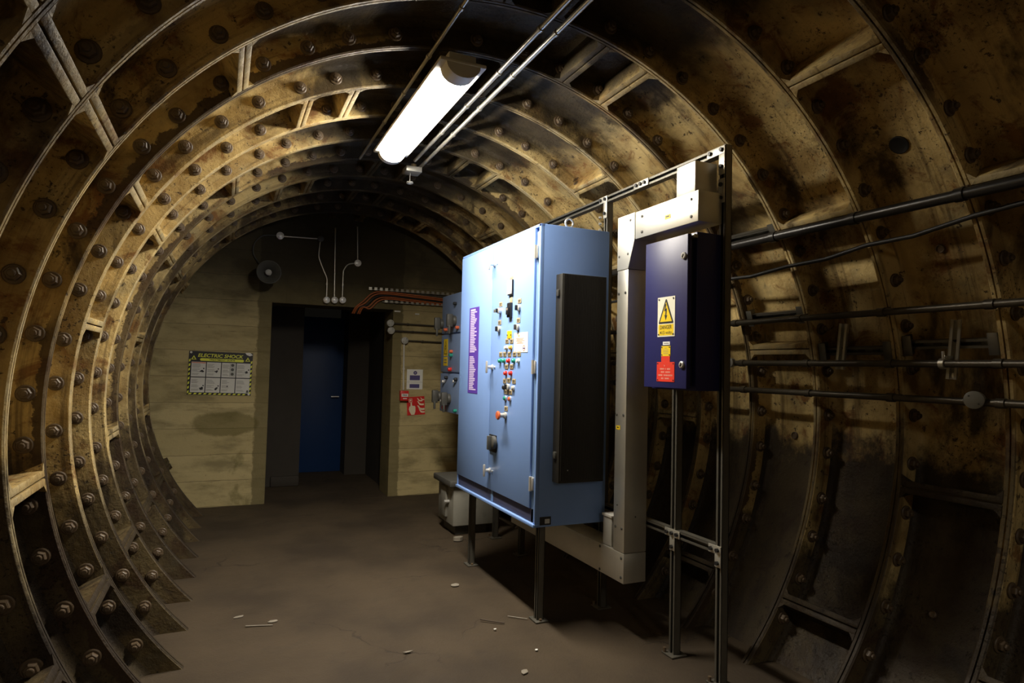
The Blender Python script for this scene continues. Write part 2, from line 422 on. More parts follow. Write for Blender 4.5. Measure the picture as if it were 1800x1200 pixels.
# flanges between the segments of each ring
SEG = {
 'A': [13.6, 21.6, 78.5, -39.6, -97.9],
 'B': [-27.0, -18.7, 35.5, 93.0, -78.0],
 'C': [-4.2, 4.0, 57.0, 121.8, -59.0, -116],
}
PAT = {-17:'A',-16:'C',-15:'B',-14:'C',-13:'A',-12:'C',-11:'B',-10:'C',-9:'A',-8:'C',-7:'B',-6:'C',-5:'A',-4:'C', -3:'C', -2:[-59.7, -8, 0, 35.2, 99.6, -118], -1:'C', 0:'A', 1:'C', 2:'B', 3:'C', 4:'A', 5:'C', 6:'B', 7:'C', 8:'A', 9:'C'}
for k in range(KMIN, KMAX+1):
    ps = PAT[k]; ps = SEG[ps] if isinstance(ps, str) else ps
    y0 = ring_y(k) + HALF - .002; y1 = (ring_y(k+1) if k < KMAX else WALL_Y) - HALF + .002
    if y1 - y0 < .05: continue
    for th in ps:
        if abs(th) > 136: continue
        mb = MB(); t = math.radians(th); sm = 'lining_plate' if th > 92 else 'lining_flange'
        rad = Vector((math.sin(t), 0, math.cos(t))); tan = Vector((math.cos(t), 0, -math.sin(t)))
        for sgn in (-1, 1):
            mb.obox(Vector((0, (y0+y1)/2, AX)) + rad*1.872 + tan*sgn*.0165, (tan, VY, rad), (.0135, (y1-y0)/2, .072), sm, .004)
            # small haunches into the plate corners
            for ye, dy in ((y0, 1), (y1, -1)):
                o = Vector((0, ye, AX)) + rad*RIM + tan*sgn*.028
                mb.faces([o, o + tan*sgn*.03, o + VY*dy*.03, o + rad*.1, o + rad*.1 + tan*sgn*.03, o + rad*.1 + VY*dy*.0001], [(0,1,2),(0,3,4,1),(1,4,5,2),(0,2,5,3)], sm)
        mb.obox(Vector((0, (y0+y1)/2, AX)) + rad*1.882 + tan*0, (tan, VY, rad), (.004, (y1-y0)/2, .06), 'rusty_bolt')
        own = LIN['wall_left'] if th < -46 else LIN['wall_right'] if th > 46 else LIN['ceiling']
        mb.build('segment_flange', own, 30)
# grout plugs screwed into the plates
for (px, py, pz, rr) in ((1.487, 1.839, 2.483, .042), (1.74, 1.859, .416, .016), (1.925, 2.785, 1.107, .022), (1.74, 1.40, 2.05, .035), (1.71, 1.83, 2.03, .02)):
    c = Vector((px, 0, pz-AX)); th = math.degrees(math.atan2(c.x, c.z)); o = arc_pt(PAN+.004, th, py); ax = Vector((-math.sin(math.radians(th)), 0, -math.cos(math.radians(th))))
    mb = MB(); mb.lathe(o, ax, [(0, rr), (.010, rr), (.012, rr*.85), (.006, rr*.62), (.006, 0)], 'rusty_bolt', 16)
    if rr > .04:
        mb = MB(); mb.lathe(o, ax, [(0, rr), (.006, rr), (.007, rr*.9), (.003, rr*.6), (.003, 0)], 'black_plastic', 16)
    mb.build('grout_plug', LIN['wall_right'], 30)
for (k, th) in ((3, -58.0+13), (2, -50), (0, -86), (-1, -70)):
    o = arc_pt(PAN, th, ring_y(k)+.24); ax = Vector((-math.sin(math.radians(th)), 0, -math.cos(math.radians(th))))
    mb = MB(); mb.lathe(o, ax, [(0, .05), (.012, .05), (.03, .034), (.04, .03), (.04, 0)], 'rusty_bolt', 8)
    mb.build('grout_plug', LIN['wall_left' if th < -46 else 'ceiling'], 30)

# floor
mb = MB()
nx, ny = 24, 120
gx = [-1.5 + 3.0*i/nx for i in range(nx+1)]; gy = [-5.5 + 12.65*j/ny for j in range(ny+1)]
V = [[mb.bm.verts.new((x, y, .004*math.sin(3*x+1.3*y)*math.sin(2.1*y) - .002)) for x in gx] for y in gy]
for j in range(ny):
    for i in range(nx): mb.bm.faces.new((V[j][i], V[j][i+1], V[j+1][i+1], V[j+1][i]))
mb.mi('screed'); mb.box(-1.5, 1.5, 7.149, 9.4, -.06, -.001, 'screed')
mb.build('floor', None, 60, 'structure')

# end wall with the passage opening
DX0, DX1, DZ = -.735, .555, 2.095
mb = MB(); yb = WALL_Y + .42
def wslab(x0, x1, z0, z1, y0=WALL_Y, y1=yb): mb.box(x0, x1, y0, y1, z0, z1, 'board_marked_concrete')
wslab(-2.0, DX0, -.05, 3.2); wslab(DX1, 2.0, -.05, 3.2); wslab(DX0, DX1, DZ, 3.2)
# rendered margin down the left of the opening and the worn block on its other side
mb.build('wall_end', None, 40, 'structure')
mb = MB(); P = 'passage_plaster'
mb.box(-2.0, -.30, 8.12, 8.3, -.05, 2.6, P)
mb.box(.62, .80, yb, 9.4, -.05, 2.6, P)
mb.box(-.45, -.30, 8.3, 9.4, -.05, 2.6, P)
mb.box(-2.0, .8, yb, 9.4, 2.45, 2.6, P)
mb.box(-1.15, -1.0, yb, 8.3, -.05, 2.6, P)
mb.box(.34, .62, 8.72, 9.4, -.05, 2.6, P)
mb.build('wall_passage', None, 40, 'structure')
mb = MB(); mb.box(-.30, .34, 9.05, 9.11, 0, 2.1, 'door_blue', .004)
d = mb.build('door_1', None, 40, 'structure')
mb = MB(); mb.cyl((.28, 9.05, 1.02), (.28, 9.0, 1.02), .01, 'chrome', 10); mb.cyl((.28, 9.0, 1.02), (.18, 9.0, 1.02), .01, 'chrome', 10); mb.build('door_handle', d)
mb = MB(); mb.box(-.62, -.30, 8.08, 8.125, 0, .12, P, .01); mb.build('baseboard_passage', None, 40, 'structure')

# ------------------------------------------------------------------ luminaires
def lamp(shift, label, glow='lit_diffuser', watts=37.0):
    t = thing('ceiling_light', (-.182, 3.62+shift, 3.02), label, 'light', 'battens along the tunnel crown')
    xc, hw, y0, y1, zt = -.182, .081, 2.955+shift, 4.29+shift, 2.915
    mb = MB()
    mb.box(xc-.118, xc+.118, y0-.10, y1+.05, zt, 2.935, 'lamp_housing', .006); mb.box(xc-.07, xc+.07, y0-.08, y1+.03, 2.93, 2.975, 'lamp_housing', .006)
    mb.build('housing', t)
    prof = [(xc + hw*math.cos(a), zt - .062*math.sin(a)) for a in (PI*j/14 for j in range(15))]
    def half(mb, ya, yb_, m, sc=1.0):
        i = mb.mi(m); pr = [(xc+(px-xc)*sc, zt+(pz-zt)*sc) for px, pz in prof]
        A = [mb.bm.verts.new((px, ya, pz)) for px, pz in pr]; B = [mb.bm.verts.new((px, yb_, pz)) for px, pz in pr]
        for j in range(len(pr)-1):
            f = mb.bm.faces.new((A[j], A[j+1], B[j+1], B[j])); f.material_index = i
        for lst in (A, B[::-1]):
            f = mb.bm.faces.new(lst); f.material_index = i
        f = mb.bm.faces.new((A[0], B[0], B[-1], A[-1])); f.material_index = i
    mb = MB(); half(mb, y0, y1, glow); mb.build('diffuser', t, 60)
    ld = bpy.data.lights.new('tube', 'AREA'); ld.shape = 'RECTANGLE'; ld.size = .12; ld.size_y = y1-y0-.02
    ld.color = (1.0, .93, .80); ld.energy = watts; ld.spread = math.radians(146)
    lo = bpy.data.objects.new('fluorescent_tube', ld); COL.objects.link(lo); lo.parent = t
    lo.location = Vector((xc, (y0+y1)/2, zt-.066)) - t.location
    for ya, yb_ in ((y0-.10, y0+.001), (y1-.001, y1+.05)):
        mb = MB(); half(mb, ya, yb_, 'lamp_housing', 1.06); mb.build('end_cap', t, 40)
    for yy in (y0+.2, y1-.2):
        mb = MB(); mb.cyl((xc, yy, 2.97), (xc, yy, 3.035), .008, 'conduit_steel', 10); mb.build('hanger', t)
    return t
lamp(0, 'lit white batten light with curved diffuser hung under the tunnel crown')
lamp(-6.6, 'lit batten light further back along the tunnel crown, behind the camera', 'ageing_diffuser', 62.0)

# conduits along the crown
def conduit(name, label, path, r, m, cat, clips=(), group=None, seg=10):
    c = sum((Vector(p) for p in path), Vector())/len(path)
    t = thing(name, path[0], label, cat, group)
    mb = MB(); mb.tube(path, r, m, seg); mb.build('tube', t, 60)
    for q in clips:
        mb = MB(); q = Vector(q[0]), Vector(q[1])
        ax = q[1].normalized()
        mb.lathe(q[0] - ax*.011, ax, [(0, r+.004), (.022, r+.004)], m, 12)
        mb.build('clip', t)
    return t
ZC = 2.99
for xq, y1, lab in ((-.314, 4.75, 'thin steel conduit along the crown, on its own to the left of the batten light'),
                (.062, 4.60, 'steel conduit along the crown next to the batten light, ending at a junction box'),
                (.142, 4.75, 'steel conduit along the crown, the outer one of the pair right of the light')):
    conduit('conduit', lab, [(xq, -5.4, ZC), (xq, y1, ZC)], .0125 if xq > 0 else .009, 'conduit_steel', 'conduit',
            [((xq, ring_y(k), ZC), (0, 1, 0)) for k in (0, 1, 2, 3)])
t = thing('junction_box', (.062, 4.66, 2.96), 'galvanised junction plate at the end of the crown conduit with a hanging pull', 'junction box')
mb = MB(); mb.box(.005, .125, 4.62, 4.74, 2.915, 2.955, 'galvanised', .004); mb.build('box', t)
mb = MB(); mb.cyl((.07, 4.66, 2.98), (.07, 4.66, 2.955), .02, 'brass', 12); mb.build('gland', t)
mb = MB(); mb.cyl((.05, 4.68, 2.915), (.05, 4.68, 2.855), .003, 'conduit_steel', 8)
mb.lathe((.05, 4.68, 2.855), (0, 0, -1), [(0, .004), (.006, .024), (.016, .026), (.024, .016), (.026, 0)], 'pale_grey', 14); mb.build('pull', t)

# ------------------------------------------------------------------ blue control cabinet
K = (0.44 + 1.1782) / (0.55 + 1.1782)
def cy(y): return y*K
def cz(z): return CAM.z + (z-CAM.z)*K
XF = .44                       # outer face of the doors
Y0, Y1 = cy(3.462), cy(4.862); Z0, Z1 = cz(.515), cz(2.352); XB = .905
cab = thing('control_cabinet', (.65, (Y0+Y1)/2, 0), 'large pale blue control cabinet with two doors, raised on steel legs', 'cabinet')
mb = MB()
mb.box(XF+.022, XB, Y0, Y1, Z0, Z1, 'cabinet_blue', .004)
mb.build('body', cab)
mb = MB()   # return of the carcass around the doors
mb.box(XF+.004, XF+.03, Y0, Y0+.022, Z0, Z1, 'cabinet_blue', .002)
mb.box(XF+.004, XF+.03, Y1-.012, Y1, Z0, Z1, 'cabinet_blue', .002)
mb.box(XF+.004, XF+.03, Y0, Y1, Z1-.016, Z1, 'cabinet_blue', .002)
mb.box(XF-.006, XF+.03, Y0, Y1, Z0, Z0+.018, 'cabinet_blue', .002)
mb.build('door_surround', cab)
mb = MB()
mb.box(XF+.012, XF+.03, Y0+.024, Y1-.014, Z0+.018, cz(.617), 'plinth_violet', .001); mb.build('plinth', cab)
mb = MB(); mb.box(XF+.009, XF+.014, cy(4.13), cy(4.165), Z0+.018, cz(.617), 'cabinet_edge_blue'); mb.build('plinth_stile', cab)
GAP = cy(4.205)
dz0, dz1 = cz(.617), Z1-.018
mb = MB(); mb.box(XF, XF+.02, GAP+.003, Y1-.004, dz0, dz1, 'cabinet_blue', .003); door_far = mb.build('door', cab)
mb = MB(); mb.box(XF, XF+.02, cy(3.535), GAP-.003, dz0, dz1, 'cabinet_blue', .003); door_near = mb.build('door', cab)
mb = MB(); mb.box(XF+.012, XF+.024, Y0+.022, cy(3.535)-.004, Z0+.02, dz1-.02, 'cabinet_edge_blue', .002); mb.build('hinge_stile', cab)
for zz in (2.182, 1.475, .77):
    mb = MB(); yy = cy(3.507)
    mb.cyl((XF-.006, yy, cz(zz)-.04), (XF-.006, yy, cz(zz)+.04), .011, 'chrome', 12)
    mb.box(XF-.006, XF+.012, yy-.022, yy+.022, cz(zz)-.036, cz(zz)+.036, 'chrome', .003); mb.build('hinge', cab)
for zz in (2.197, 1.469, .749):
    mb = MB(); yy = cy(4.17); z = cz(zz)
    mb.lathe((XF, yy, z), (-1, 0, 0), [(0, .018), (.006, .018), (.008, .012), (.036, .010)], 'chrome', 14)
    mb.obox((XF-.040, yy, z), (VX, VY, VZ), (.007, .010, .040), 'chrome', .006)
    mb.lathe((XF, yy-.04, z), (-1, 0, 0), [(0, .008), (.004, .008), (.006, .005)], 'chrome', 10)
    mb.build('t_handle', door_near, 40)
# notice on the far door
fr = frame_side(XF, cy(4.655), cz(1.269)); w, h = cy(.205), (cz(1.92)-cz(1.269))
mb = MB(); mb.rect(fr, 0, w, 0, h, 'purple_sheet', 0, .0015)
notice = mb.build('printed_notice', door_far); notice['label'] = 'tall purple printed notice'
mb = MB(); yy = h - .025; j = 0
while yy > .02:
    if .43 < yy/h < .47: yy -= .012; continue
    wl = random.uniform(.55, .97)*(w-.05) if j else (w-.09)
    mb.rect(fr, .025, .025 + wl*random.uniform(.8, 1), yy, yy + (.0085 if j else .014), 'lilac_print', .0015, .002); yy -= .0128; j += 1
mb.build('print', notice)
mb = MB(); fr = frame_side(XF, cy(4.83), cz(1.28)); mb.rect(fr, 0, .012, 0, .09, 'cabinet_edge_blue', 0, .001); mb.rect(fr, 0, .012, .11, .15, 'cabinet_edge_blue', 0, .001); mb.build('door_plate', door_far)
# instruments and controls on the near door
def plate(mb, y, z, w=.050, h=.030, m='label_beige'):
    mb.box(XF-.003, XF, y-w/2, y+w/2, z-h/2, z+h/2, m, .001)
def control(kind, y, z, m, dz=.042):
    y, z = cy(y), cz(z); mb = MB()
    plate(mb, y-.004, z+dz)
    mb.box(XF-.0036, XF-.003, y-.020, y+.014, z+dz+.001, z+dz+.006, 'ink_black'); mb.box(XF-.0036, XF-.003, y-.016, y+.010, z+dz-.007, z+dz-.003, 'ink_black')
    mb.build('legend_plate', door_near)
    mb = MB()
    if kind == 'lamp':
        mb.lathe((XF, y, z), (-1, 0, 0), [(0, .0155), (.004, .0155), (.005, .013), (.014, .0125), (.018, .009), (.019, 0)], m, 16)
        nm = 'indicator_lamp'
    elif kind == 'push':
        mb.lathe((XF, y, z), (-1, 0, 0), [(0, .0165), (.006, .0165), (.007, .0125)], 'chrome', 16)
        mb.lathe((XF-.006, y, z), (-1, 0, 0), [(0, .0125), (.008, .0120), (.010, .009), (.010, 0)], m, 16); nm = 'push_button'
    elif kind == 'estop':
        mb.lathe((XF, y, z), (-1, 0, 0), [(0, .020), (.012, .020), (.012, .014), (.042, .014)], 'pale_grey', 16)
        mb.lathe((XF-.042, y, z), (-1, 0, 0), [(0, .014), (.006, .026), (.013, .028), (.019, .022), (.021, 0)], 'knob_orange', 18); nm = 'emergency_stop'
    elif kind == 'key':
        mb.lathe((XF, y, z), (-1, 0, 0), [(0, .019), (.020, .019), (.022, .014)], 'chrome', 16)
        mb.obox((XF-.027, y, z), (VX, VY, VZ), (.008, .006, .013), m, .003)
        mb.obox((XF-.040, y, z-.004), (VX, VY, VZ), (.008, .0025, .010), 'brass', .001); nm = 'key_switch'
    else:
        mb.lathe((XF, y, z), (-1, 0, 0), [(0, .020), (.014, .020), (.015, .017)], 'pale_grey', 16)
        mb.obox((XF-.021, y, z), (VX, VY, VZ), (.009, .006, .016), m, .003); nm = 'selector_switch'
    o = mb.build(nm, door_near, 40)
    return o
for a in (('key', 4.049, 1.858, 'black_plastic'), ('selector', 3.741, 1.855, 'black_plastic'), ('selector', 4.061, 1.733, 'black_plastic'), ('selector', 3.752, 1.730, 'dark_grey'),
          ('lamp', 3.926, 1.601, 'lens_clear'), ('lamp', 3.852, 1.600, 'lens_amber'),
          ('lamp', 4.027, 1.513, 'lens_green'), ('lamp', 3.959, 1.513, 'lens_green'), ('lamp', 3.883, 1.513, 'lens_red'), ('lamp', 3.801, 1.513, 'lens_green'), ('lamp', 3.731, 1.513, 'lens_clear'),
          ('lamp', 3.925, 1.430, 'lens_red'), ('lamp', 3.842, 1.431, 'lens_red'),
          ('push', 3.948, 1.334, 'black_plastic'), ('selector', 3.882, 1.340, 'black_plastic'), ('push', 3.800, 1.336, 'pale_grey'),
          ('push', 3.925, 1.263, 'lens_green'), ('push', 3.850, 1.263, 'knob_orange'), ('estop', 3.946-.03, 1.151, '')):
    control(*a)
y, z = cy(3.875), cz(2.0)
mb = MB(); mb.box(XF-.012, XF, y-.036, y+.036, z-.048, z+.048, 'black_plastic', .003); mb.box(XF-.0135, XF-.012, y-.032, y+.034, z-.040, z+.046, 'white_enamel'); mb.build('panel_meter', door_near)
mb = MB(); plate(mb, y, cz(2.058), .05, .034); mb.box(XF-.0035, XF-.003, y-.018, y+.018, cz(2.058)-.004, cz(2.058)+.004, 'ink_grey'); mb.build('legend_plate', door_near)
z = cz(1.85)
mb = MB(); mb.box(XF-.018, XF, y-.026, y+.026, z-.046, z+.046, 'black_plastic', .004); mb.box(XF-.028, XF-.018, y-.018, y+.018, z-.03, z+.018, 'black_plastic', .003); mb.box(XF-.0285, XF-.028, y-.013, y+.013, z-.002, z+.012, 'ink_grey'); mb.build('hour_counter', door_near)
mb = MB(); plate(mb, y-.004, cz(1.915), .042, .036); mb.build('legend_plate', door_near)
y, z = cy(3.885), cz(1.687)
mb = MB(); mb.box(XF-.004, XF, y-.034, y+.034, z-.024, z+.024, 'sign_yellow', .001)
for q in (-.026, .026): mb.cyl((XF-.004, y+q, z-.002), (XF-.006, y+q, z-.002), .005, 'black_plastic', 8)
mb.build('warning_label', door_near)['label'] = 'small yellow label'
fr = frame_side(XF, cy(3.808), cz(1.5675)); w, h = cy(.208), cz(1.695)-cz(1.5675)
mb = MB(); mb.rect(fr, 0, w, 0, h, 'paper_white', .001, .002)
pap = mb.build('paper_notice', door_near); pap['label'] = 'white paper notice'
mb = MB()
mb.disc(fr, w*.36, h*.83, .006, 'sign_yellow', .002, .0025, 10)
for q, (a, b_) in enumerate(((.15, .72), (.2, .66), (.15, .78), (.25, .6), (.2, .7))): mb.rect(fr, w*a, w*b_, h*(.68-.06*q), h*(.69-.06*q)+.003, 'ink_pink', .002, .0025)
for q in range(20):
    a = 2*PI*q/20; mb.rect(fr, w*.74+.013*math.cos(a)-.002, w*.74+.013*math.cos(a)+.002, h*.2+.016*math.sin(a)-.002, h*.2+.016*math.sin(a)+.002, 'knob_orange', .002, .0025)
mb.rect(fr, w*.74-.015, w*.74+.015, h*.2-.0025, h*.2+.0025, 'ink_violet', .002, .003)
mb.build('print', pap)
y, z = cy(4.112), cz(.946)
mb = MB(); mb.box(XF-.008, XF, y-.05, y+.062, z-.058, z+.052, 'black_plastic', .002); mb.build('isolator_plate', door_near)
mb = MB(); mb.lathe((XF-.008, y-.03, z+.006), (-1, 0, 0), [(0, .042), (.022, .042), (.026, .036), (.026, 0)], 'dark_grey', 18); mb.obox((XF-.045, y-.03, z+.006), (VX, VY, VZ), (.014, .011, .045), 'dark_grey', .005); mb.build('isolator_handle', door_near)
# filter housing on the end of the cabinet
hx0, hx1, hz0, hz1 = .548, .842, cz(.785), cz(2.045); hy = Y0
mb = MB(); mb.box(hx0, hx1, hy-.075, hy, hz0, hz1, 'filter_black', .004); flt = mb.build('filter_housing', cab); flt['label'] = 'black louvred filter housing'
mb = MB()
for q in range(48):
    xx = hx0 + .012 + (hx1-hx0-.024)*q/47; mb.box(xx-.0018, xx+.0018, hy-.079, hy-.0755, hz0+.015, hz1-.002, 'filter_black')
mb.build('louvre', flt)
for zz in (.95, 1.93):
    mb = MB(); mb.box(hx0-.012, hx0+.02, hy-.05, hy-.02, cz(zz)-.022, cz(zz)+.018, 'dark_grey', .005); mb.build('latch', flt)
mb = MB(); mb.box(hx0+.05, hx0+.056, hy-.086, hy-.083, cz(.86), cz(.866), 'chrome'); mb.build('screw', flt)
mb = MB(); mb.box(.475, .545, Y0-.003, Y0, Z0+.012, Z0+.058, 'ink_black'); mb.box(.507, .537, Y0-.004, Y0-.003, Z0+.02, Z0+.045, 'pale_grey'); mb.build('rating_plate', cab)
mb = MB(); mb.cyl((.66, Y0+.06, Z1), (.66, Y0+.06, Z1+.012), .018, 'chrome', 12)
mb.tube([(.66 + .026*math.sin(a), Y0+.06, Z1+.036 - .026*math.cos(a)) for a in (2*PI*q/20 for q in range(21))], .006, 'chrome', 8, False); mb.build('lifting_eye', cab)
def channel(mb, p, q, w, m, open_dir, t=.003):
    """slotted channel from p to q, open towards open_dir"""
    p, q, o = Vector(p), Vector(q), Vector(open_dir).normalized(); a = (q-p).normalized(); s_ = a.cross(o); L = (q-p).length; c = (p+q)/2
    mb.obox(c - o*(w/2-t/2), (a, s_, o), (L/2, w/2, t/2), m)
    for g in (-1, 1):
        mb.obox(c + s_*g*(w/2-t/2), (a, s_, o), (L/2, t/2, w/2), m)
        mb.obox(c + o*(w/2-t/2) + s_*g*(w/2-.006), (a, s_, o), (L/2, .006, t/2), m)
def leg_at(x, y, par, ztop):
    mb = MB(); channel(mb, (x, y, 0.006), (x, y, ztop), .041, 'strut_steel', (-1, 0, 0))
    lg = mb.build('leg', par, 30)
    mb = MB(); mb.box(x-.04, x+.04, y-.05, y+.05, 0, .007, 'strut_steel', .001); mb.cyl((x-.005, y-.035, .007), (x-.005, y-.035, .018), .009, 'rusty_bolt', 6); mb.build('foot_plate', lg)
for (x, yy) in ((.56, 3.395), (.56, 4.515)): leg_at(x, yy, cab, Z0+.001)

# ------------------------------------------------------------------ strut frame
XS = 1.02
fr_t = thing('strut_frame', (XS, 3.4, 0), 'tall grey slotted channel frame carrying the navy box and the cabinets', 'frame')
for yy in (2.395, 2.735, 3.44, 4.62, 5.15, 6.05):
    top = 2.575 if yy in (2.395, 3.44, 4.62) else 2.14
    mb = MB(); channel(mb, (XS, yy, .006), (XS, yy, top), .041, 'strut_steel', (-1, 0, 0)); mb.build('post', fr_t, 30)
    mb = MB(); mb.box(XS-.05, XS+.045, yy-.045, yy+.045, 0, .007, 'strut_steel', .001); mb.cyl((XS-.04, yy+.03, .006), (XS-.04, yy+.03, .03), .009, 'rusty_bolt', 6); mb.build('foot_plate', fr_t)
mb = MB(); channel(mb, (XS, 2.42, 2.552), (XS, 4.64, 2.552), .041, 'strut_steel', (-1, 0, 0)); mb.build('top_rail', fr_t, 30)
mb = MB(); channel(mb, (XS, 2.42, .625), (XS, 4.6, .625), .041, 'strut_steel', (-1, 0, 0)); mb.build('cross_rail', fr_t, 30)
mb = MB(); channel(mb, (XS, 4.64, 2.12), (XS, 6.07, 2.12), .041, 'strut_steel', (-1, 0, 0)); mb.build('cross_rail', fr_t, 30)
mb = MB(); channel(mb, (XS, 5.17, 1.1), (XS, 6.07, 1.1), .041, 'strut_steel', (-1, 0, 0)); mb.build('cross_rail', fr_t, 30)
def bracket(pieces, holes, nm='bracket'):
    mb = MB(); xs = XS-.0215
    for (y0, y1, z0, z1) in pieces: mb.box(xs-.005, xs, y0, y1, z0, z1, 'galvanised', .001)
    b = mb.build(nm, fr_t)
    for (yy, zz) in holes:
        mb = MB(); mb.cyl((xs-.005, yy, zz), (xs-.016, yy, zz), .0105, 'black_plastic', 6); mb.build('bolt_head', b)
bracket([(2.376, 2.50, 2.532, 2.572), (2.376, 2.416, 2.43, 2.532)], [(2.396, 2.552), (2.475, 2.552), (2.396, 2.47)])
bracket([(2.376, 2.416, 2.29, 2.41), (2.416, 2.46, 2.31, 2.35)], [(2.396, 2.38), (2.396, 2.315)], 'angle_plate')
bracket([(2.99, 3.13, 2.532, 2.572)], [(3.02, 2.552), (3.06, 2.552), (3.10, 2.552)], 'splice_plate')
bracket([(3.42, 3.51, 2.532, 2.572), (3.42, 3.46, 2.43, 2.532)], [(3.44, 2.552), (3.49, 2.552), (3.44, 2.46)])
bracket([(2.376, 2.46, .605, .645), (2.376, 2.416, .545, .605)], [(2.396, .625), (2.44, .625), (2.396, .565)])
bracket([(2.675, 2.795, .605, .645), (2.715, 2.755, .535, .605)], [(2.695, .625), (2.735, .625), (2.775, .625), (2.735, .555)])
mb = MB()
for zz in (2.44, 2.40, 2.36, 2.33): mb.cyl((XS-.03, 3.475, zz), (XS-.045, 3.48, zz), .008, 'chrome', 8)
mb.build('stud', fr_t)

# ------------------------------------------------------------------ steel trunking
TX0, TX1 = .85, .997
tr = thing('cable_trunking', (.92, 3.0, .31), 'pale galvanised steel trunking dropping between the blue cabinet and the navy box', 'trunking')
T = 'trunking_steel'
mb = MB(); mb.box(TX0, TX1, 2.962, 3.068, .47, 2.03, T, .003); v = mb.build('vertical_run', tr)
mb = MB(); fr = frame_side(TX0, 0, 0)
def scr(par, pts):
    for (yy, zz) in pts:
        mb = MB(); mb.lathe((TX0, yy, zz), (-1, 0, 0), [(0, .008), (.003, .008), (.005, .004), (.005, 0)], 'dark_grey', 10); mb.build('screw', par)
mb.free() if hasattr(mb, 'free') else mb.bm.free()
mb = MB()
mb.poly(frame_side(TX1, 0, 0), [(-3.068, 2.033), (-2.962, 2.033), (-2.905, 2.185), (-2.905, 2.335), (-3.068, 2.335)], T, 0, TX1-TX0+.002)
elb = mb.build('elbow', tr)
mb = MB(); mb.box(TX0, TX1, 2.392, 2.902, 2.185, 2.335, T, .003); hz = mb.build('horizontal_run', tr)
mb = MB(); mb.box(TX0+.012, TX1, 2.43, 2.57, 2.335, 2.49, T, .003); ris = mb.build('riser', tr)
mb = MB(); mb.box(TX0, TX1, 2.962, 4.45, .305, .467, T, .003); bot = mb.build('floor_run', tr)
mb = MB(); mb.box(.86, .96, 3.10, 3.19, .47, .63, 'pale_grey', .004); mb.box(.855, .965, 3.095, 3.195, .63, .645, 'white_enamel', .002); mb.build('stub_box', tr)
scr(v, [(3.05, 1.90), (2.985, 1.90), (3.05, 1.22), (2.985, 1.22), (3.045, .60), (2.985, .60)])
scr(elb, [(2.945, 2.30), (3.05, 2.11), (2.965, 2.115)]); scr(hz, [(2.84, 2.30), (2.84, 2.215), (2.44, 2.30), (2.44, 2.215)])
scr(bot, [(2.985, .44), (2.985, .335), (3.2, .45), (3.2, .32)])
for (yy, zz, par, w) in ((2.62, 2.252, hz, .045), (3.035, 1.148, v, .038)):
    mb = MB(); f = frame_side(TX0, yy, zz); mb.rect(f, -w/2, w/2, -.011, .011, 'sign_yellow', 0, .0012); mb.rect(f, -w/2+.008, w/2-.012, -.002, .004, 'ink_black', .0012, .0016); mb.build('voltage_label', par)['label'] = 'tiny yellow label'
mb = MB(); mb.cyl((TX0, 3.03, .72), (TX0-.004, 3.03, .72), .004, 'dark_grey', 8); mb.box(TX0+.07, TX0+.074, 2.957, 2.962, .66, .668, 'dark_grey'); mb.build('screw', v)

# ------------------------------------------------------------------ navy isolator box
BX = .80
nb = thing('isolator_box', (.91, 2.56, 1.385), 'dark navy steel electrical box with a danger sign, fixed to the strut frame', 'electrical box')
mb = MB(); mb.box(BX+.052, .998, 2.398, 2.735, 1.378, 2.135, 'navy_paint', .004); mb.build('body', nb)
mb = MB(); mb.box(BX+.028, BX+.056, 2.425, 2.715, 1.40, 2.115, 'black_plastic'); mb.build('gasket', nb)
mb = MB(); mb.box(BX, BX+.026, 2.402, 2.733, 1.386, 2.122, 'navy_paint', .004); bd = mb.build('door', nb)
mb = MB(); mb.box(BX+.03, BX+.055, 2.395, 2.44, 2.105, 2.122, 'galvanised', .002); mb.build('hinge', nb)
for (yy, zz) in ((2.425, 2.018), (2.431, 1.500)):
    mb = MB(); mb.lathe((BX, yy, zz), (-1, 0, 0), [(0, .017), (.008, .017), (.011, .013), (.011, 0)], 'chrome', 14); mb.obox((BX-.012, yy, zz), (VX, (VY+VZ*1.5).normalized(), (VZ-VY*.67).normalized()), (.002, .003, .008), 'ink_black'); mb.build('lock', bd)
def screws4(mb, f, w, h, m='black_plastic', r=.0045, ins=.011, d=.002):
    for a in (ins, w-ins):
        for b_ in (ins, h-ins): mb.disc(f, a, b_, r, m, d, d+.002, 10)
f = frame_side(BX, 2.6225, 1.638); w, h = .134, .196
mb = MB(); mb.rect(f, 0, w, 0, h, 'sign_white', 0, .002); screws4(mb, f, w, h); sg = mb.build('danger_sign', bd); sg['label'] = 'white and yellow danger sign'
mb = MB()
mb.poly(f, [(.010, .070), (.012, .064), (w-.012, .064), (w-.010, .070), (w/2+.004, h-.012), (w/2-.004, h-.012)], 'ink_black', .002, .0026)
mb.poly(f, [(.021, .0735), (w-.021, .0735), (w/2, h-.026)], 'sign_yellow', .0026, .0032)
bolt = [(.070, .160), (.0615, .160), (.0535, .124), (.064, .128), (.0625, .105), (.0555, .108), (.066, .080), (.0775, .105), (.0705, .104), (.0745, .140), (.0635, .135)]
mb.poly(f, [(x_*1.0, y_) for x_, y_ in bolt], 'ink_black', .0032, .0038)
mb.rect(f, .008, w-.008, .006, .060, 'sign_yellow', .002, .0026); mb.build('warning_symbol', sg)
mb = MB(); mb.text(f, 'DANGER', .020, w/2, .046, 'ink_black', .003, weight=.01, width=.092); mb.text(f, '415 volts', .017, w/2, .020, 'ink_black', .003, weight=.008, width=.092); mb.build('lettering', sg)
f = frame_side(BX, 2.579, 1.597); mb = MB(); mb.rect(f, 0, .054, 0, .016, 'paper_white', 0, .0012); mb.rect(f, .008, .046, .006, .010, 'ink_grey', .0012, .0016); mb.build('name_label', bd)
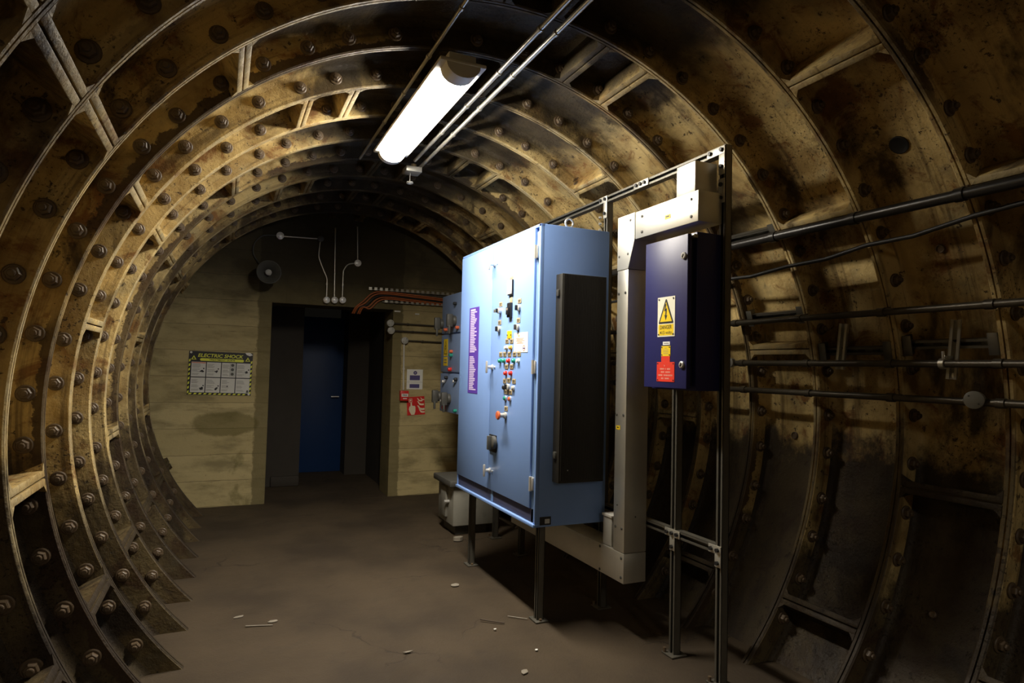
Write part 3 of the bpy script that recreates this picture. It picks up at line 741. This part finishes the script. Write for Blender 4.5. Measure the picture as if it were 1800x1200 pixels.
f = frame_side(BX, 2.590, 1.542); mb = MB(); w, h = .070, .050; mb.rect(f, 0, w, 0, h, 'sign_yellow', 0, .002); screws4(mb, f, w, h, r=.003, ins=.006)
for q, (a, b_) in enumerate(((.026, .044), (.014, .056), (.014, .056), (.016, .054))): mb.rect(f, a, b_, h-.012-.009*q, h-.010-.009*q, 'ink_grey', .002, .0024)
mb.build('yellow_label', bd)
f = frame_side(BX, 2.6235, 1.417); w, h = .136, .096
mb = MB(); mb.rect(f, .034, .100, h-.002, .127, 'sign_red', -.0002, .0016); mb.rect(f, 0, w, 0, h, 'sign_red', 0, .002); screws4(mb, f, w, h, r=.003, ins=.008)
rs = mb.build('red_label', bd)
mb = MB()
for q, segs in enumerate(([(.058, .064)], [(.026, .062), (.066, .074), (.080, .108)], [(.034, .062), (.068, .104)], [(.014, .05), (.055, .086), (.090, .122)], [(.036, .058), (.064, .094)])):
    for a, b_ in segs:
        xx = a
        while xx < b_ - .003: mb.rect(f, xx, xx+.0045, h-.022-.0155*q, h-.0145-.0155*q, 'ink_pink', .002, .0024); xx += .0066
mb.build('print', rs)

# ------------------------------------------------------------------ grey-blue starter panel beyond the cabinet
PX = .80; py0, py1, pz0, pz1 = 5.0, 6.12, 1.025, 2.165
sp = thing('starter_panel', (.9, 5.6, pz0), 'grey blue starter panel of three stacked doors beyond the large blue cabinet', 'control panel')
mb = MB(); mb.box(PX+.02, .998, py0, py1, pz0, pz1, 'panel_grey_blue', .004); mb.build('body', sp)
doors = []
for (a, b_) in ((1.03, 1.40), (1.415, 1.775), (1.79, 2.16)):
    mb = MB(); mb.box(PX, PX+.022, py0+.01, py1-.005, a, b_, 'panel_grey_blue', .003); doors.append(mb.build('door', sp))
def ybl(yy, zz, par):
    mb = MB(); mb.lathe((PX, yy, zz), (-1, 0, 0), [(0, .048), (.02, .05), (.03, .045), (.03, 0)], 'dark_grey', 18); mb.obox((PX-.055, yy, zz), (VX, VY, VZ), (.03, .02, .062), 'dark_grey', .01); mb.obox((PX-.06, yy-.01, zz-.085), (VX, VY, VZ), (.01, .012, .04), 'dark_grey', .005); mb.build('rotary_handle', par)
for (yy, zz, i) in ((5.72, 1.90, 2), (6.10, 1.89, 2), (5.82, 1.16, 0), (6.11, 1.17, 0)): ybl(yy, zz, doors[i])
def pbtn(yy, zz, m, par, r=.02):
    mb = MB(); mb.lathe((PX, yy, zz), (-1, 0, 0), [(0, r), (.02, r), (.03, r*.8), (.03, 0)], m, 14); mb.build('push_button', par)
for (yy, zz, m, i) in ((5.62, 1.83, 'knob_orange', 2), (5.96, 1.825, 'knob_orange', 2), (5.78, 1.61, 'knob_orange', 1), (5.80, 1.44, 'lens_red', 1), (5.95, 1.07, 'lens_red', 0), (5.62, 1.06, 'lens_green', 0), (5.66, 1.33, 'chrome', 0), (5.98, 1.32, 'chrome', 0), (6.02, 1.13, 'chrome', 0), (5.70, 2.06, 'black_plastic', 2), (5.62, 1.35, 'black_plastic', 0), (5.90, 1.36, 'black_plastic', 0), (5.78, 1.575, 'lens_green', 1)): pbtn(yy, zz, m, doors[i], .016 if m != 'lens_red' else .02)
f = frame_side(PX, 6.035, 1.475); mb = MB(); mb.rect(f, 0, .12, 0, .085, 'sign_yellow', 0, .0015); mb.rect(f, 0, .12, .095, .26, 'sign_yellow', 0, .0015)
mb.poly(f, [(.01, .11), (.11, .11), (.06, .25)], 'ink_black', .0015, .002); mb.poly(f, [(.025, .118), (.095, .118), (.06, .225)], 'sign_yellow', .002, .0025); mb.poly(f, [(.052, .20), (.066, .20), (.058, .17), (.07, .17), (.056, .125), (.06, .155), (.048, .155)], 'ink_black', .0025, .003)
mb.rect(f, .02, .10, .05, .062, 'ink_grey', .0015, .002); mb.rect(f, .02, .10, .025, .037, 'ink_grey', .0015, .002); mb.build('warning_label', doors[1])['label'] = 'yellow hazard label'
mb = MB(); mb.cyl((PX+.1, 5.55, pz0), (PX+.1, 5.55, .84), .04, 'litter_brown', 12); mb.build('cable_gland', sp)
# grey transformer box on the floor
tb = thing('transformer_box', (.88, 5.5, 0), 'pale grey metal box with a dark lid on the floor behind the cabinet legs', 'box')
mb = MB(); mb.box(.685, 1.06, 5.3, 5.72, .085, .43, 'box_grey', .008); mb.build('body', tb)
mb = MB(); mb.box(.635, 1.08, 5.26, 5.74, .43, .485, 'dark_grey', .012); mb.build('lid', tb)
mb = MB(); mb.box(.73, 1.02, 5.36, 5.68, 0, .085, 'dark_grey'); mb.build('plinth', tb)
mb = MB(); mb.cyl((.685, 5.42, .28), (.64, 5.42, .28), .014, 'chrome', 10); mb.build('tap', tb)
mb = MB(); mb.box(.664, .686, 5.45, 5.6, .14, .40, 'grey_enamel', .003); mb.build('access_plate', tb)

# ------------------------------------------------------------------ pipes along the right-hand wall
def pipe(label, x, z, r, y0, y1, m='dull_pipe', ks=(-4, -3, -2, -1, 0, 1, 2, 3, 4)):
    t = thing('wall_pipe', (x, y0, z), label, 'pipe', None)
    mb = MB(); mb.tube([(x, y0, z), (x, y1, z)], r, m, 14); mb.build('tube', t, 60)
    dr = Vector((x, 0, z-AX)).normalized()
    for k in ks:
        yk = ring_y(k)
        mb = MB(); mb.lathe((x, yk-.018, z), (0, 1, 0), [(0, r+.005), (.036, r+.005)], m, 14)
        a = Vector((x, yk, z)) + dr*r*.6; rr = Vector((x, 0, z-AX)).length; L = RIM + .008 - rr
        if L > r*.6: mb.obox(Vector((x, yk, z)) + dr*(r*.6+(L-r*.6)/2), (dr, VY, dr.cross(VY)), ((L-r*.6)/2, .016, r*.8), 'rusty_bolt')
        mb.build('saddle', t)
    return t
pipe('thick dark pipe along the iron wall, highest of the four pipes', 1.478, 2.199, .024, -5.4, 6.9, 'black_pipe')
pipe('slim dark pipe along the iron wall, second down of the four pipes', 1.668, 1.772, .0165, -5.4, 6.9)
pipe('slim dark pipe along the iron wall, third down, passing the upright channel clamp', 1.725, 1.530, .0165, -5.4, 6.9)
p4 = pipe('slim dark pipe along the iron wall, lowest of the four, with a round box', 1.738, 1.368, .0165, -5.4, 6.9)
def round_box(o, ax, r, d, m, label, name='conduit_box', cat='conduit box', group=None):
    o = Vector(o); ax = Vector(ax).normalized(); t = thing(name, o, label, cat, group)
    mb = MB(); mb.lathe(o, ax, [(0, r), (d*.8, r)], m, 20); mb.build('box', t, 40)
    mb = MB(); mb.lathe(o + ax*d*.8, ax, [(0, r*1.04), (d*.16, r*1.04), (d*.2, r*.96), (d*.24, 0)], 'box_lid' if m == 'white_enamel' else m, 20); mb.build('lid', t, 40)
    mb = MB(); u = ax.orthogonal().normalized()
    for s_ in (-1, 1): mb.lathe(o + ax*d + u*s_*r*.66, ax, [(0, r*.12), (r*.06, r*.1), (r*.06, 0)], 'dark_grey', 8)
    mb.build('screw', t)
    return t
round_box((1.735, 1.672, 1.378), (-1, -.35, 0), .036, .045, 'grey_enamel', 'round grey conduit box on the lowest pipe of the iron wall')
round_box((1.72, 3.09, 1.532), (-1, -.35, 0), .030, .045, 'grey_enamel', 'round grey conduit box on the third pipe, beside the frame post')
mb = MB()
cab_pts = [(1.56, -5.4, 2.2), (1.56, 0, 2.19), (1.565, 1.05, 2.165), (1.565, ring_y(-2), 2.125), (1.567, 1.83, 2.088), (1.57, ring_y(-1), 2.085), (1.57, 2.28, 2.052), (1.57, ring_y(0), 2.047), (1.57, 2.78, 2.025), (1.57, ring_y(1), 2.032), (1.57, 4.0, 2.0), (1.57, 6.9, 2.0)]
mb.tube(cab_pts, .0105, 'black_cable', 10); o = mb.build('cable', None, 60); tag(o, 'black cable sagging along the iron wall just under the thickest pipe', 'cable')
# short lengths of slotted channel bolted between the flanges
def cross_channel(k, th, label, clips=True):
    y0, y1 = ring_y(k)+.03, ring_y(k+1)-.03; t_ = math.radians(th)
    rad = Vector((math.sin(t_), 0, math.cos(t_))); tan = Vector((math.cos(t_), 0, -math.sin(t_)))
    c = Vector((0, 0, AX)) + rad*1.862
    t = thing('slotted_channel', c + VY*y0, label, 'channel')
    mb = MB(); channel(mb, c + VY*y0, c + VY*y1, .041, 'strut_steel', -rad); mb.build('rail', t, 30)
    mb = MB()
    for q in range(5):
        yy = y0 + (y1-y0)*(q+.5)/5; mb.obox(c + VY*yy - rad*(-.014), (tan, VY, rad), (.007, .018, .001), 'chrome' if q == 0 else 'dark_grey')
    mb.build('slot', t)
    for yy, s_ in ((y0, 1), (y1, -1)):
        mb = MB(); mb.obox(c + VY*(yy+s_*.004) - rad*.012, (tan, VY, rad), (.048, .004, .034), 'strut_steel', .001); mb.obox(c + VY*(yy+s_*.022) - rad*.044, (tan, VY, rad), (.048, .02, .003), 'strut_steel', .001); mb.build('end_clip', t)
    return t
def ang(x, z): return math.degrees(math.atan2(x, z-AX))
cross_channel(-2, ang(1.83, 1.625), 'slotted channel between two flanges, behind the upright channel with a pipe clamp')
cross_channel(-1, ang(1.83, 1.60), 'slotted channel between two flanges, behind the upright channel without a clamp')
cross_channel(0, ang(1.80, 1.82), 'slotted channel between two flanges, just above the second pipe')
cross_channel(0, ang(1.62, 2.30), 'slotted channel between two flanges, above the thickest pipe beside the frame post')
def upright(y, z0, z1, x, label, clamp):
    t = thing('upright_channel', (x, y, z0), label, 'channel')
    mb = MB(); channel(mb, (x-.014, y, z0), (x-.002, y-.015, z1), .041, 'galvanised', (-1, -.5, 0)); mb.build('rail', t, 30)
    if clamp:
        mb = MB(); mb.lathe((1.725, y-.01, 1.530), (0, 1, 0), [(0, .024), (.022, .024)], 'galvanised', 14); mb.box(1.735, x-.015, y-.01, y+.012, 1.552, 1.566, 'galvanised', .002); mb.cyl((1.722, y, 1.55), (1.722, y, 1.585), .006, 'chrome', 8); mb.build('pipe_clamp', t)
        mb = MB(); mb.box(x-.022, x-.004, y-.016, y+.016, z0, z0+.03, 'chrome', .003); mb.build('spring_nut', t)
    return t
upright(1.80, 1.462, 1.728, 1.795, 'short upright galvanised channel with a pipe clamp on the iron wall', True)
upright(2.37, 1.50, 1.74, 1.80, 'short upright galvanised channel without a clamp, closer to the frame post', False)

# ------------------------------------------------------------------ fittings on the end wall
WY = WALL_Y
sp_ = thing('horn_speaker', (-.82, WY, 2.38), 'round grey horn loudspeaker on the end wall above the poster', 'loudspeaker')
o = Vector((-.800, WY-.19, 2.375)); axs = Vector((.03, -1, -.03)).normalized()
mb = MB(); mb.lathe(o, axs, [(-.05, .03), (0, .034), (.05, .055), (.09, .085), (.115, .113), (.122, .118), (.124, .112), (.10, .09), (.055, .052), (.02, .035), (.02, 0)], 'horn_grey', 32); mb.build('horn', sp_, 50)
mb = MB(); mb.lathe(o, axs, [(.02, .02), (.075, .02), (.09, .03), (.098, .022), (.10, 0)], 'pale_grey', 18); mb.build('tweeter', sp_, 50)
mb = MB(); mb.lathe(o, axs, [(-.13, .05), (-.12, .055), (-.05, .055), (-.04, .04)], 'grey_enamel', 20); mb.build('driver', sp_, 40)
mb = MB(); mb.box(-.83, -.79, WY-.18, WY, 2.365, 2.385, 'dark_grey', .002); mb.build('bracket', sp_)
def wallpt(x, z, d=.02): return (x, WY-d, z)
round_box(wallpt(-.685, 2.80, 0), (0, -1, 0), .037, .045, 'white_enamel', 'round white conduit box above the horn loudspeaker')
round_box(wallpt(-.272, 2.812, 0), (0, -1, 0), .032, .04, 'dark_grey', 'round dark conduit box at the far end of the upper conduit')
round_box(wallpt(.132, 2.583, 0), (0, -1, 0), .036, .045, 'white_enamel', 'round white conduit box over the passage, higher than the row of three')
for q, (bx, nm) in enumerate(((-.189, 'first'), (-.105, 'middle'), (-.02, 'last'))):
    round_box(wallpt(bx, 2.152+.005*q, 0), (0, -1, 0), .034, .06, 'white_enamel', 'round white conduit box over the passage lintel, %s in a row of three' % nm, group='row of three white conduit boxes')
round_box(wallpt(.516, 1.939, 0), (0, -1, 0), .038, .05, 'pale_grey', 'round pale conduit box beside the passage, upper of a close pair', group='pair of conduit boxes beside the passage')
round_box(wallpt(.526, 1.856, 0), (0, -1, 0), .038, .05, 'pale_grey', 'round pale conduit box beside the passage, lower of a close pair', group='pair of conduit boxes beside the passage')
round_box(wallpt(.686, 1.750, 0), (0, -1, 0), .038, .05, 'pale_grey', 'round pale conduit box above the drop to the red call point')
def arcpath(pts, n=8):
    P = [Vector(p) for p in pts]; out = []
    for i in range(len(P)-1):
        p0, p1, p2, p3 = P[max(i-1, 0)], P[i], P[i+1], P[min(i+2, len(P)-1)]
        for j in range(n):
            t = j/n; out.append(.5*((2*p1)+(p2-p0)*t+(2*p0-5*p1+4*p2-p3)*t*t+(3*p1-p0-3*p2+p3)*t**3))
    return out + [P[-1]]
W = wallpt
conduit('conduit', 'thin flexible lead looping from the white box down to the loudspeaker', arcpath([W(-.72, 2.80), W(-.85, 2.785), W(-.93, 2.70), W(-.94, 2.60), W(-.90, 2.52), W(-.85, 2.46, .08)]), .007, 'dark_grey', 'conduit')
conduit('conduit', 'thin steel conduit between the white box and the dark box high on the end wall', [W(-.65, 2.80), W(-.30, 2.811)], .008, 'conduit_steel', 'conduit')
conduit('conduit', 'bent steel conduit dropping from the dark box to the first of three white boxes', arcpath([W(-.275, 2.78), W(-.283, 2.66), W(-.278, 2.60), W(-.235, 2.49), W(-.195, 2.40), W(-.188, 2.34), W(-.188, 2.18)]), .009, 'conduit_steel', 'conduit', [(W(-.189, 2.33), (0, 0, 1))])
conduit('conduit', 'straight steel conduit rising from the middle of three white boxes', [W(-.105, 2.18), W(-.120, 2.95)], .009, 'conduit_steel', 'conduit')
conduit('conduit', 'steel conduit bending from the last of three white boxes to the higher white box', arcpath([W(-.02, 2.18), W(-.02, 2.44), W(-.012, 2.50), W(.03, 2.56), W(.10, 2.58)]), .009, 'conduit_steel', 'conduit', [(W(-.02, 2.33), (0, 0, 1))])
conduit('conduit', 'steel conduit rising from the higher white box into the dark above', [W(.132, 2.615), W(.118, 2.99)], .008, 'conduit_steel', 'conduit')
conduit('conduit', 'horizontal steel conduit from the upper of the paired boxes', [W(.55, 1.938), W(1.60, 1.926)], .010, 'dull_pipe', 'conduit', [(W(.72, 1.936), (1, 0, 0)), (W(1.05, 1.932), (1, 0, 0))])
conduit('conduit', 'horizontal steel conduit from the lower of the paired boxes', [W(.56, 1.855), W(1.60, 1.845)], .010, 'dull_pipe', 'conduit', [(W(.78, 1.853), (1, 0, 0))])
conduit('conduit', 'horizontal steel conduit from the box above the call point', [W(.72, 1.749), W(1.50, 1.738)], .010, 'dull_pipe', 'conduit', [(W(.9, 1.746), (1, 0, 0))])
conduit('conduit', 'white vertical conduit dropping to the red call point', [W(.684, 1.715), W(.692, 1.19)], .010, 'sheet_grey', 'conduit', [(W(.688, 1.43), (0, 0, 1))])
# cable tray and orange cables
tray = thing('cable_tray', (.7, WY, 2.24), 'narrow perforated steel cable tray above the passage corner', 'cable tray')
mb = MB(); mb.box(.42, 1.60, WY-.006, WY-.002, 2.165, 2.31, 'dull_pipe'); mb.build('base', tray)
for z_, h_ in ((2.30, .028), (2.17, .022)):
    xa = .26 if h_ > .025 else .42
    mb = MB(); mb.box(xa, 1.60, WY-.045, WY-.002, z_, z_+.004, 'tray_steel')
    for q in range(0 if h_ > .025 else 3, 22): mb.box(.262+.06*q, .262+.06*q+.032, WY-.048, WY-.044, z_-.004, z_+h_, 'tray_steel' if q > 3 else 'galvanised')
    mb.build('side_rail', tray)
for q in range(5):
    zo = 2.285 - .019*q; xo = .02*q
    pts = arcpath([W(1.60, zo-.06, .03), W(.75, zo-.012, .03), W(.42+xo, zo, .03), W(.30+xo, zo-.028, .03), W(.205+xo, zo-.12, .03), W(.13+xo, 2.10, .03), W(.10+xo, 2.03, -.02)])
    mb = MB(); mb.tube(pts, .0085, 'orange_sheath' if q != 2 else 'black_cable', 8)
    tag(mb.build('cable', None, 60), ['orange cable uppermost on the tray, bending down into the passage', 'orange cable second down on the tray, bending into the passage', 'black cable among the orange ones on the tray', 'orange cable just below the black cable on the tray', 'orange cable lowest on the tray, innermost at the bend'][q], 'cable', 'cables on the tray over the passage')

# safety poster
pw, ph = .592, .436
f = frame_end(-1.500, WY, 1.1275, -.018)
po = thing('safety_poster', (-1.2, WY, 1.34), 'black and yellow electric shock treatment poster on the end wall', 'poster')
mb = MB(); mb.rect(f, 0, pw, 0, ph, 'ink_black', .001, .004); mb.build('backing', po)
mb = MB(); st = .014
def stripes(x0, x1, y0, y1, horiz):
    n = int(((x1-x0) if horiz else (y1-y0))/.045)
    for q in range(n):
        if horiz: a = x0 + .045*q; mb.poly(f, [(a, y0), (a+.024, y0), (a+.036, y1), (a+.012, y1)], 'poster_yellow', .004, .0045)
        else: a = y0 + .045*q; mb.poly(f, [(x0, a), (x1, a+.010), (x1, a+.034), (x0, a+.024)], 'poster_yellow', .004, .0045)
stripes(.012, pw-.012, .004, .004+st, True); stripes(.003, .003+st, .01, ph-.04, False); stripes(pw-.003-st, pw-.003, .01, ph-.04, False)
mb.build('hazard_border', po)
mb = MB(); mb.text(f, 'ELECTRIC SHOCK', .036, pw/2-.005, ph-.040, 'poster_yellow', .0048, shear=.22, weight=.02, width=.42); mb.build('title', po)
mb = MB(); n = 8; r_ = .0135; y_ = ph-.082
mb.poly(f, [(.495+r_*math.sin(a), y_-r_*math.cos(a)) for a in (PI*j/n for j in range(n+1))] + [(.115-r_*math.sin(a), y_+r_*math.cos(a)) for a in (PI*j/n for j in range(n+1))], 'poster_yellow', .004, .0048)
mb.text(f, 'TREATMENT GUIDE', .016, .305, y_, 'ink_black', .0055, weight=.02, width=.24)
for xx in (.045, pw-.047):
    mb.poly(f, [(xx-.024, ph-.085), (xx+.024, ph-.085), (xx, ph-.043)], 'poster_yellow', .004, .0048); mb.poly(f, [(xx-.012, ph-.080), (xx+.012, ph-.080), (xx, ph-.058)], 'ink_black', .0048, .0054)
mb.build('subtitle', po)
cw, chh = .130, .148
for r_i in range(2):
    for c_i in range(4):
        x0 = .028 + c_i*(cw+.0085); y0 = .024 + (1-r_i)*(chh+.009)
        mb = MB(); mb.rect(f, x0, x0+cw, y0, y0+chh, 'sheet_grey', .004, .005)
        if (r_i, c_i) == (0, 0): mb.rect(f, x0+.002, x0+cw-.002, y0+chh-.012, y0+chh-.004, 'knob_orange', .005, .0054)
        pl_ = mb.build('panel', po)
        mb = MB()
        for q in range(11):
            yy = y0 + chh - .024 - q*.0105
            if q in (4, 8): continue
            mb.rect(f, x0+.008, x0+.008+random.uniform(.045, .075), yy, yy+.0035, 'ink_grey', .005, .0054)
        cx_, cy_ = x0 + cw*random.uniform(.68, .76), y0 + chh*(.45 if r_i == 0 else .35)
        if (r_i, c_i) in ((0, 0), (0, 1), (0, 3), (1, 1), (1, 0)):
            rr = [random.uniform(.006, .020) for _ in range(9)]
            mb.poly(f, [(cx_+1.3*rr[j]*math.cos(2*PI*j/9), cy_-.012+rr[j]*math.sin(2*PI*j/9)) for j in range(9)], 'ink_black', .005, .0054)
            mb.disc(f, cx_+.018, cy_+.016, .007, 'ink_black', .005, .0054, 10)
        elif (r_i, c_i) == (0, 2):
            mb.rect(f, x0+cw-.058, x0+cw-.004, y0+.01, y0+chh-.006, 'pale_grey', .005, .0053)
            for q in range(3): mb.disc(f, x0+cw-.03, y0+.035+.045*q, .015, 'dark_grey', .0053, .0058, 12)
        elif (r_i, c_i) == (1, 2): mb.disc(f, x0+.06, y0+.065, .007, 'ink_black', .005, .0054, 8)
        else: mb.poly(f, [(x0+cw-.03, y0+.006), (x0+cw-.006, y0+.006), (x0+cw-.01, y0+.03), (x0+cw-.022, y0+.034)], 'dark_grey', .005, .0054)
        mb.build('print', pl_)
mb = MB(); mb.poly(f, [(pw-.075, ph+.002), (pw-.03, ph+.006), (pw-.002, ph-.018), (pw-.03, ph-.03), (pw-.06, ph-.018)], 'chrome', .0045, .008); mb.build('tape', po)
for (xx, yy) in ((.018, ph-.014), (pw-.02, .014)):
    mb = MB(); mb.disc(f, xx, yy, .011, 'sheet_grey', .004, .009, 12); mb.build('fixing_screw', po)

# white and violet notice
f = frame_end(.733, WY, 1.198); w, h = .186, .228
nt_ = thing('wall_notice', (.82, WY, 1.2), 'white notice with dark violet panels beside the call point', 'notice')
mb = MB(); mb.rect(f, 0, w, 0, h, 'paper_white', .001, .004); mb.build('sheet', nt_)
mb = MB(); mb.disc(f, w*.52, h*.825, .022, 'ink_violet', .004, .005, 20); mb.rect(f, .034, w-.034, h*.46, h*.70, 'ink_violet', .004, .005); mb.rect(f, .034, w-.038, h*.07, h*.26, 'ink_violet', .004, .005)
mb.disc(f, w*.52, h*.825, .006, 'sheet_grey', .005, .0054, 10); mb.rect(f, 0, w, h*.36, h*.368, 'ink_grey', .004, .0045); mb.build('print', nt_)
# call point
cp = thing('fire_call_point', (.70, WY, 1.12), 'small red fire alarm call point on the end wall', 'call point')
mb = MB(); mb.box(.652, .748, WY-.055, WY, 1.07, 1.182, 'fire_red', .004); mb.build('body', cp)
f = frame_end(.652, WY-.055, 1.07)
mb = MB(); mb.rect(f, .012, .088, .046, .080, 'paper_white', 0, .0015); mb.rect(f, .030, .076, .020, .030, 'paper_white', 0, .0015); mb.build('front_label', cp)
mb = MB(); mb.text(f, 'FIRE', .018, .05, .063, 'ink_black', .002, weight=.02, width=.05); mb.build('lettering', cp)
# call point sign
f = frame_end(.752, WY, .900, .07); s_ = .208
fs = thing('fire_call_sign', (.86, WY, 1.0), 'square red sign with a white hand and flames', 'sign')
mb = MB(); mb.rect(f, 0, s_, 0, s_, 'fire_red', .001, .004); mb.build('plate', fs)
mb = MB(); C_ = 'sign_cream'
mb.poly(f, [(.046, .004), (.082, .004), (.096, .040), (.098, .090), (.090, .104), (.066, .106), (.058, .112), (.058, .140), (.050, .146), (.042, .140), (.040, .104), (.028, .098), (.020, .070), (.026, .044)], C_, .004, .005); mb.build('hand_symbol', fs)
mb = MB()
for (a, b_, c_, d_) in ((.024, .064, .146, .151), (.024, .064, .184, .189), (.024, .029, .146, .189), (.059, .064, .146, .189)): mb.rect(f, a, b_, c_, d_, C_, .004, .005)
mb.disc(f, .044, .168, .010, C_, .004, .005, 14); mb.build('button_symbol', fs)
mb = MB()
for (ox, oy, sc) in ((.120, .178, .8), (.160, .184, .6), (.120, .140, 1.0), (.118, .090, 1.15), (.134, .052, .95)):
    mb.poly(f, [(min(.204, ox+sc*a), max(.006, oy+sc*b_)) for a, b_ in ((0, .018), (.016, .012), (.030, -.010), (.050, -.016), (.078, -.016), (.078, -.034), (.050, -.036), (.026, -.030), (.010, -.004))], C_, .004, .005)
mb.build('flame_symbol', fs)
# pale timber wedges on the wall beside the opening
for (xx, zz, w, lab) in ((.60, 2.078, .07, 'small pale strip stuck on the end wall under the tray, next to the passage'), (.83, 2.06, .05, 'small pale strip stuck on the end wall under the tray, away from the passage')):
    mb = MB(); mb.box(xx-w/2, xx+w/2, WY-.012, WY, zz-.008, zz+.008, 'sheet_grey', .003); tag(mb.build('wall_batten', None), lab, 'batten')

# ------------------------------------------------------------------ litter on the floor
def scrap(x, y, lx, ly, m, label, rot=0.0, name='paper_scrap', cat='litter', h=.004):
    mb = MB(); n = 9; f_ = (Vector((x, y, .003)), Vector((math.cos(rot), math.sin(rot), 0)), Vector((-math.sin(rot), math.cos(rot), 0)), VZ)
    mb.poly(f_, [(lx*math.cos(2*PI*j/n)*random.uniform(.7, 1.1), ly*math.sin(2*PI*j/n)*random.uniform(.7, 1.1)) for j in range(n)], m, 0, h)
    tag(mb.build(name, None), label, cat)
scrap(-1.04, 4.03, .035, .014, 'litter_white', 'pale torn scrap on the floor closest to the iron ribs', .3)
scrap(-.865, 3.897, .030, .020, 'litter_white', 'pale crumpled scrap on the floor, a step out from the ribs', .1)
scrap(.297, 4.116, .032, .026, 'litter_white', 'pale scrap on the floor in front of the cabinet, midway along the doors', .5)
scrap(.204, 2.834, .026, .020, 'litter_white', 'pale scrap on the floor at the very bottom of the view', .7)
scrap(.365, 3.03, .009, .009, 'paper_white', 'tiny bright chip on the floor ahead of the near cabinet leg', .2, 'paint_chip')
scrap(.265, 3.35, .010, .007, 'paper_white', 'tiny bright chip on the floor beside the dark twig', .2, 'paint_chip')
scrap(-.261, 3.245, .028, .007, 'litter_white', 'faint pale smear of paper flat in the middle of the floor', .1)
scrap(.687, 5.163, .045, .03, 'litter_white', 'pale crumpled scrap in front of the grey box on the floor', .1, h=.03)
mb = MB(); mb.tube(arcpath([(-1.01, 3.87, .008), (-.95, 3.86, .006), (-.87, 3.84, .005)]), .004, 'litter_white', 6); tag(mb.build('cable_tie', None), 'thin pale stick lying between two scraps near the ribs', 'litter')
mb = MB(); mb.tube(arcpath([(.235, 3.50, .01), (.25, 3.49, .007), (.31, 3.44, .006), (.35, 3.41, .005)]), .004, 'litter_brown', 6); tag(mb.build('twig', None), 'dark twig on the floor in front of the cabinet', 'twig')
mb = MB(); mb.tube([(.41, 3.50, .004), (.50, 3.42, .004)], .003, 'litter_white', 6); tag(mb.build('drinking_straw', None), 'thin white straw on the floor by the near cabinet leg', 'litter')

# ------------------------------------------------------------------ camera, world, view
cd = bpy.data.cameras.new('camera'); co = bpy.data.objects.new('camera', cd); COL.objects.link(co)
cd.sensor_width = 36; cd.sensor_fit = 'HORIZONTAL'; cd.lens = 36*FPX/1800; cd.clip_start = .02
def to_world(d):
    X, Y, Z = d
    c, s_ = math.cos(ROLL), math.sin(ROLL); X, Z = c*X+s_*Z, -s_*X+c*Z
    c, s_ = math.cos(PITCH), math.sin(PITCH); Y, Z = c*Y-s_*Z, s_*Y+c*Z
    c, s_ = math.cos(YAW), math.sin(YAW); X, Y = c*X+s_*Y, -s_*X+c*Y
    return Vector((X, Y, Z))
R_, F_, U_ = to_world((1,0,0)), to_world((0,1,0)), to_world((0,0,1))
M = Matrix.Identity(4)
for i in range(3): M[i][0], M[i][1], M[i][2], M[i][3] = R_[i], U_[i], -F_[i], CAM[i]
co.matrix_world = M
SC.camera = co
w = bpy.data.worlds.new('world'); SC.world = w; w.use_nodes = True
w.node_tree.nodes['Background'].inputs[0].default_value = (.02, .018, .014, 1); w.node_tree.nodes['Background'].inputs[1].default_value = .15
vs = SC.view_settings; vs.view_transform = 'Standard'; vs.look = 'None'; vs.exposure = 0.0; vs.gamma = 1.0; vs.use_curve_mapping = False
SC.display_settings.display_device = 'sRGB'
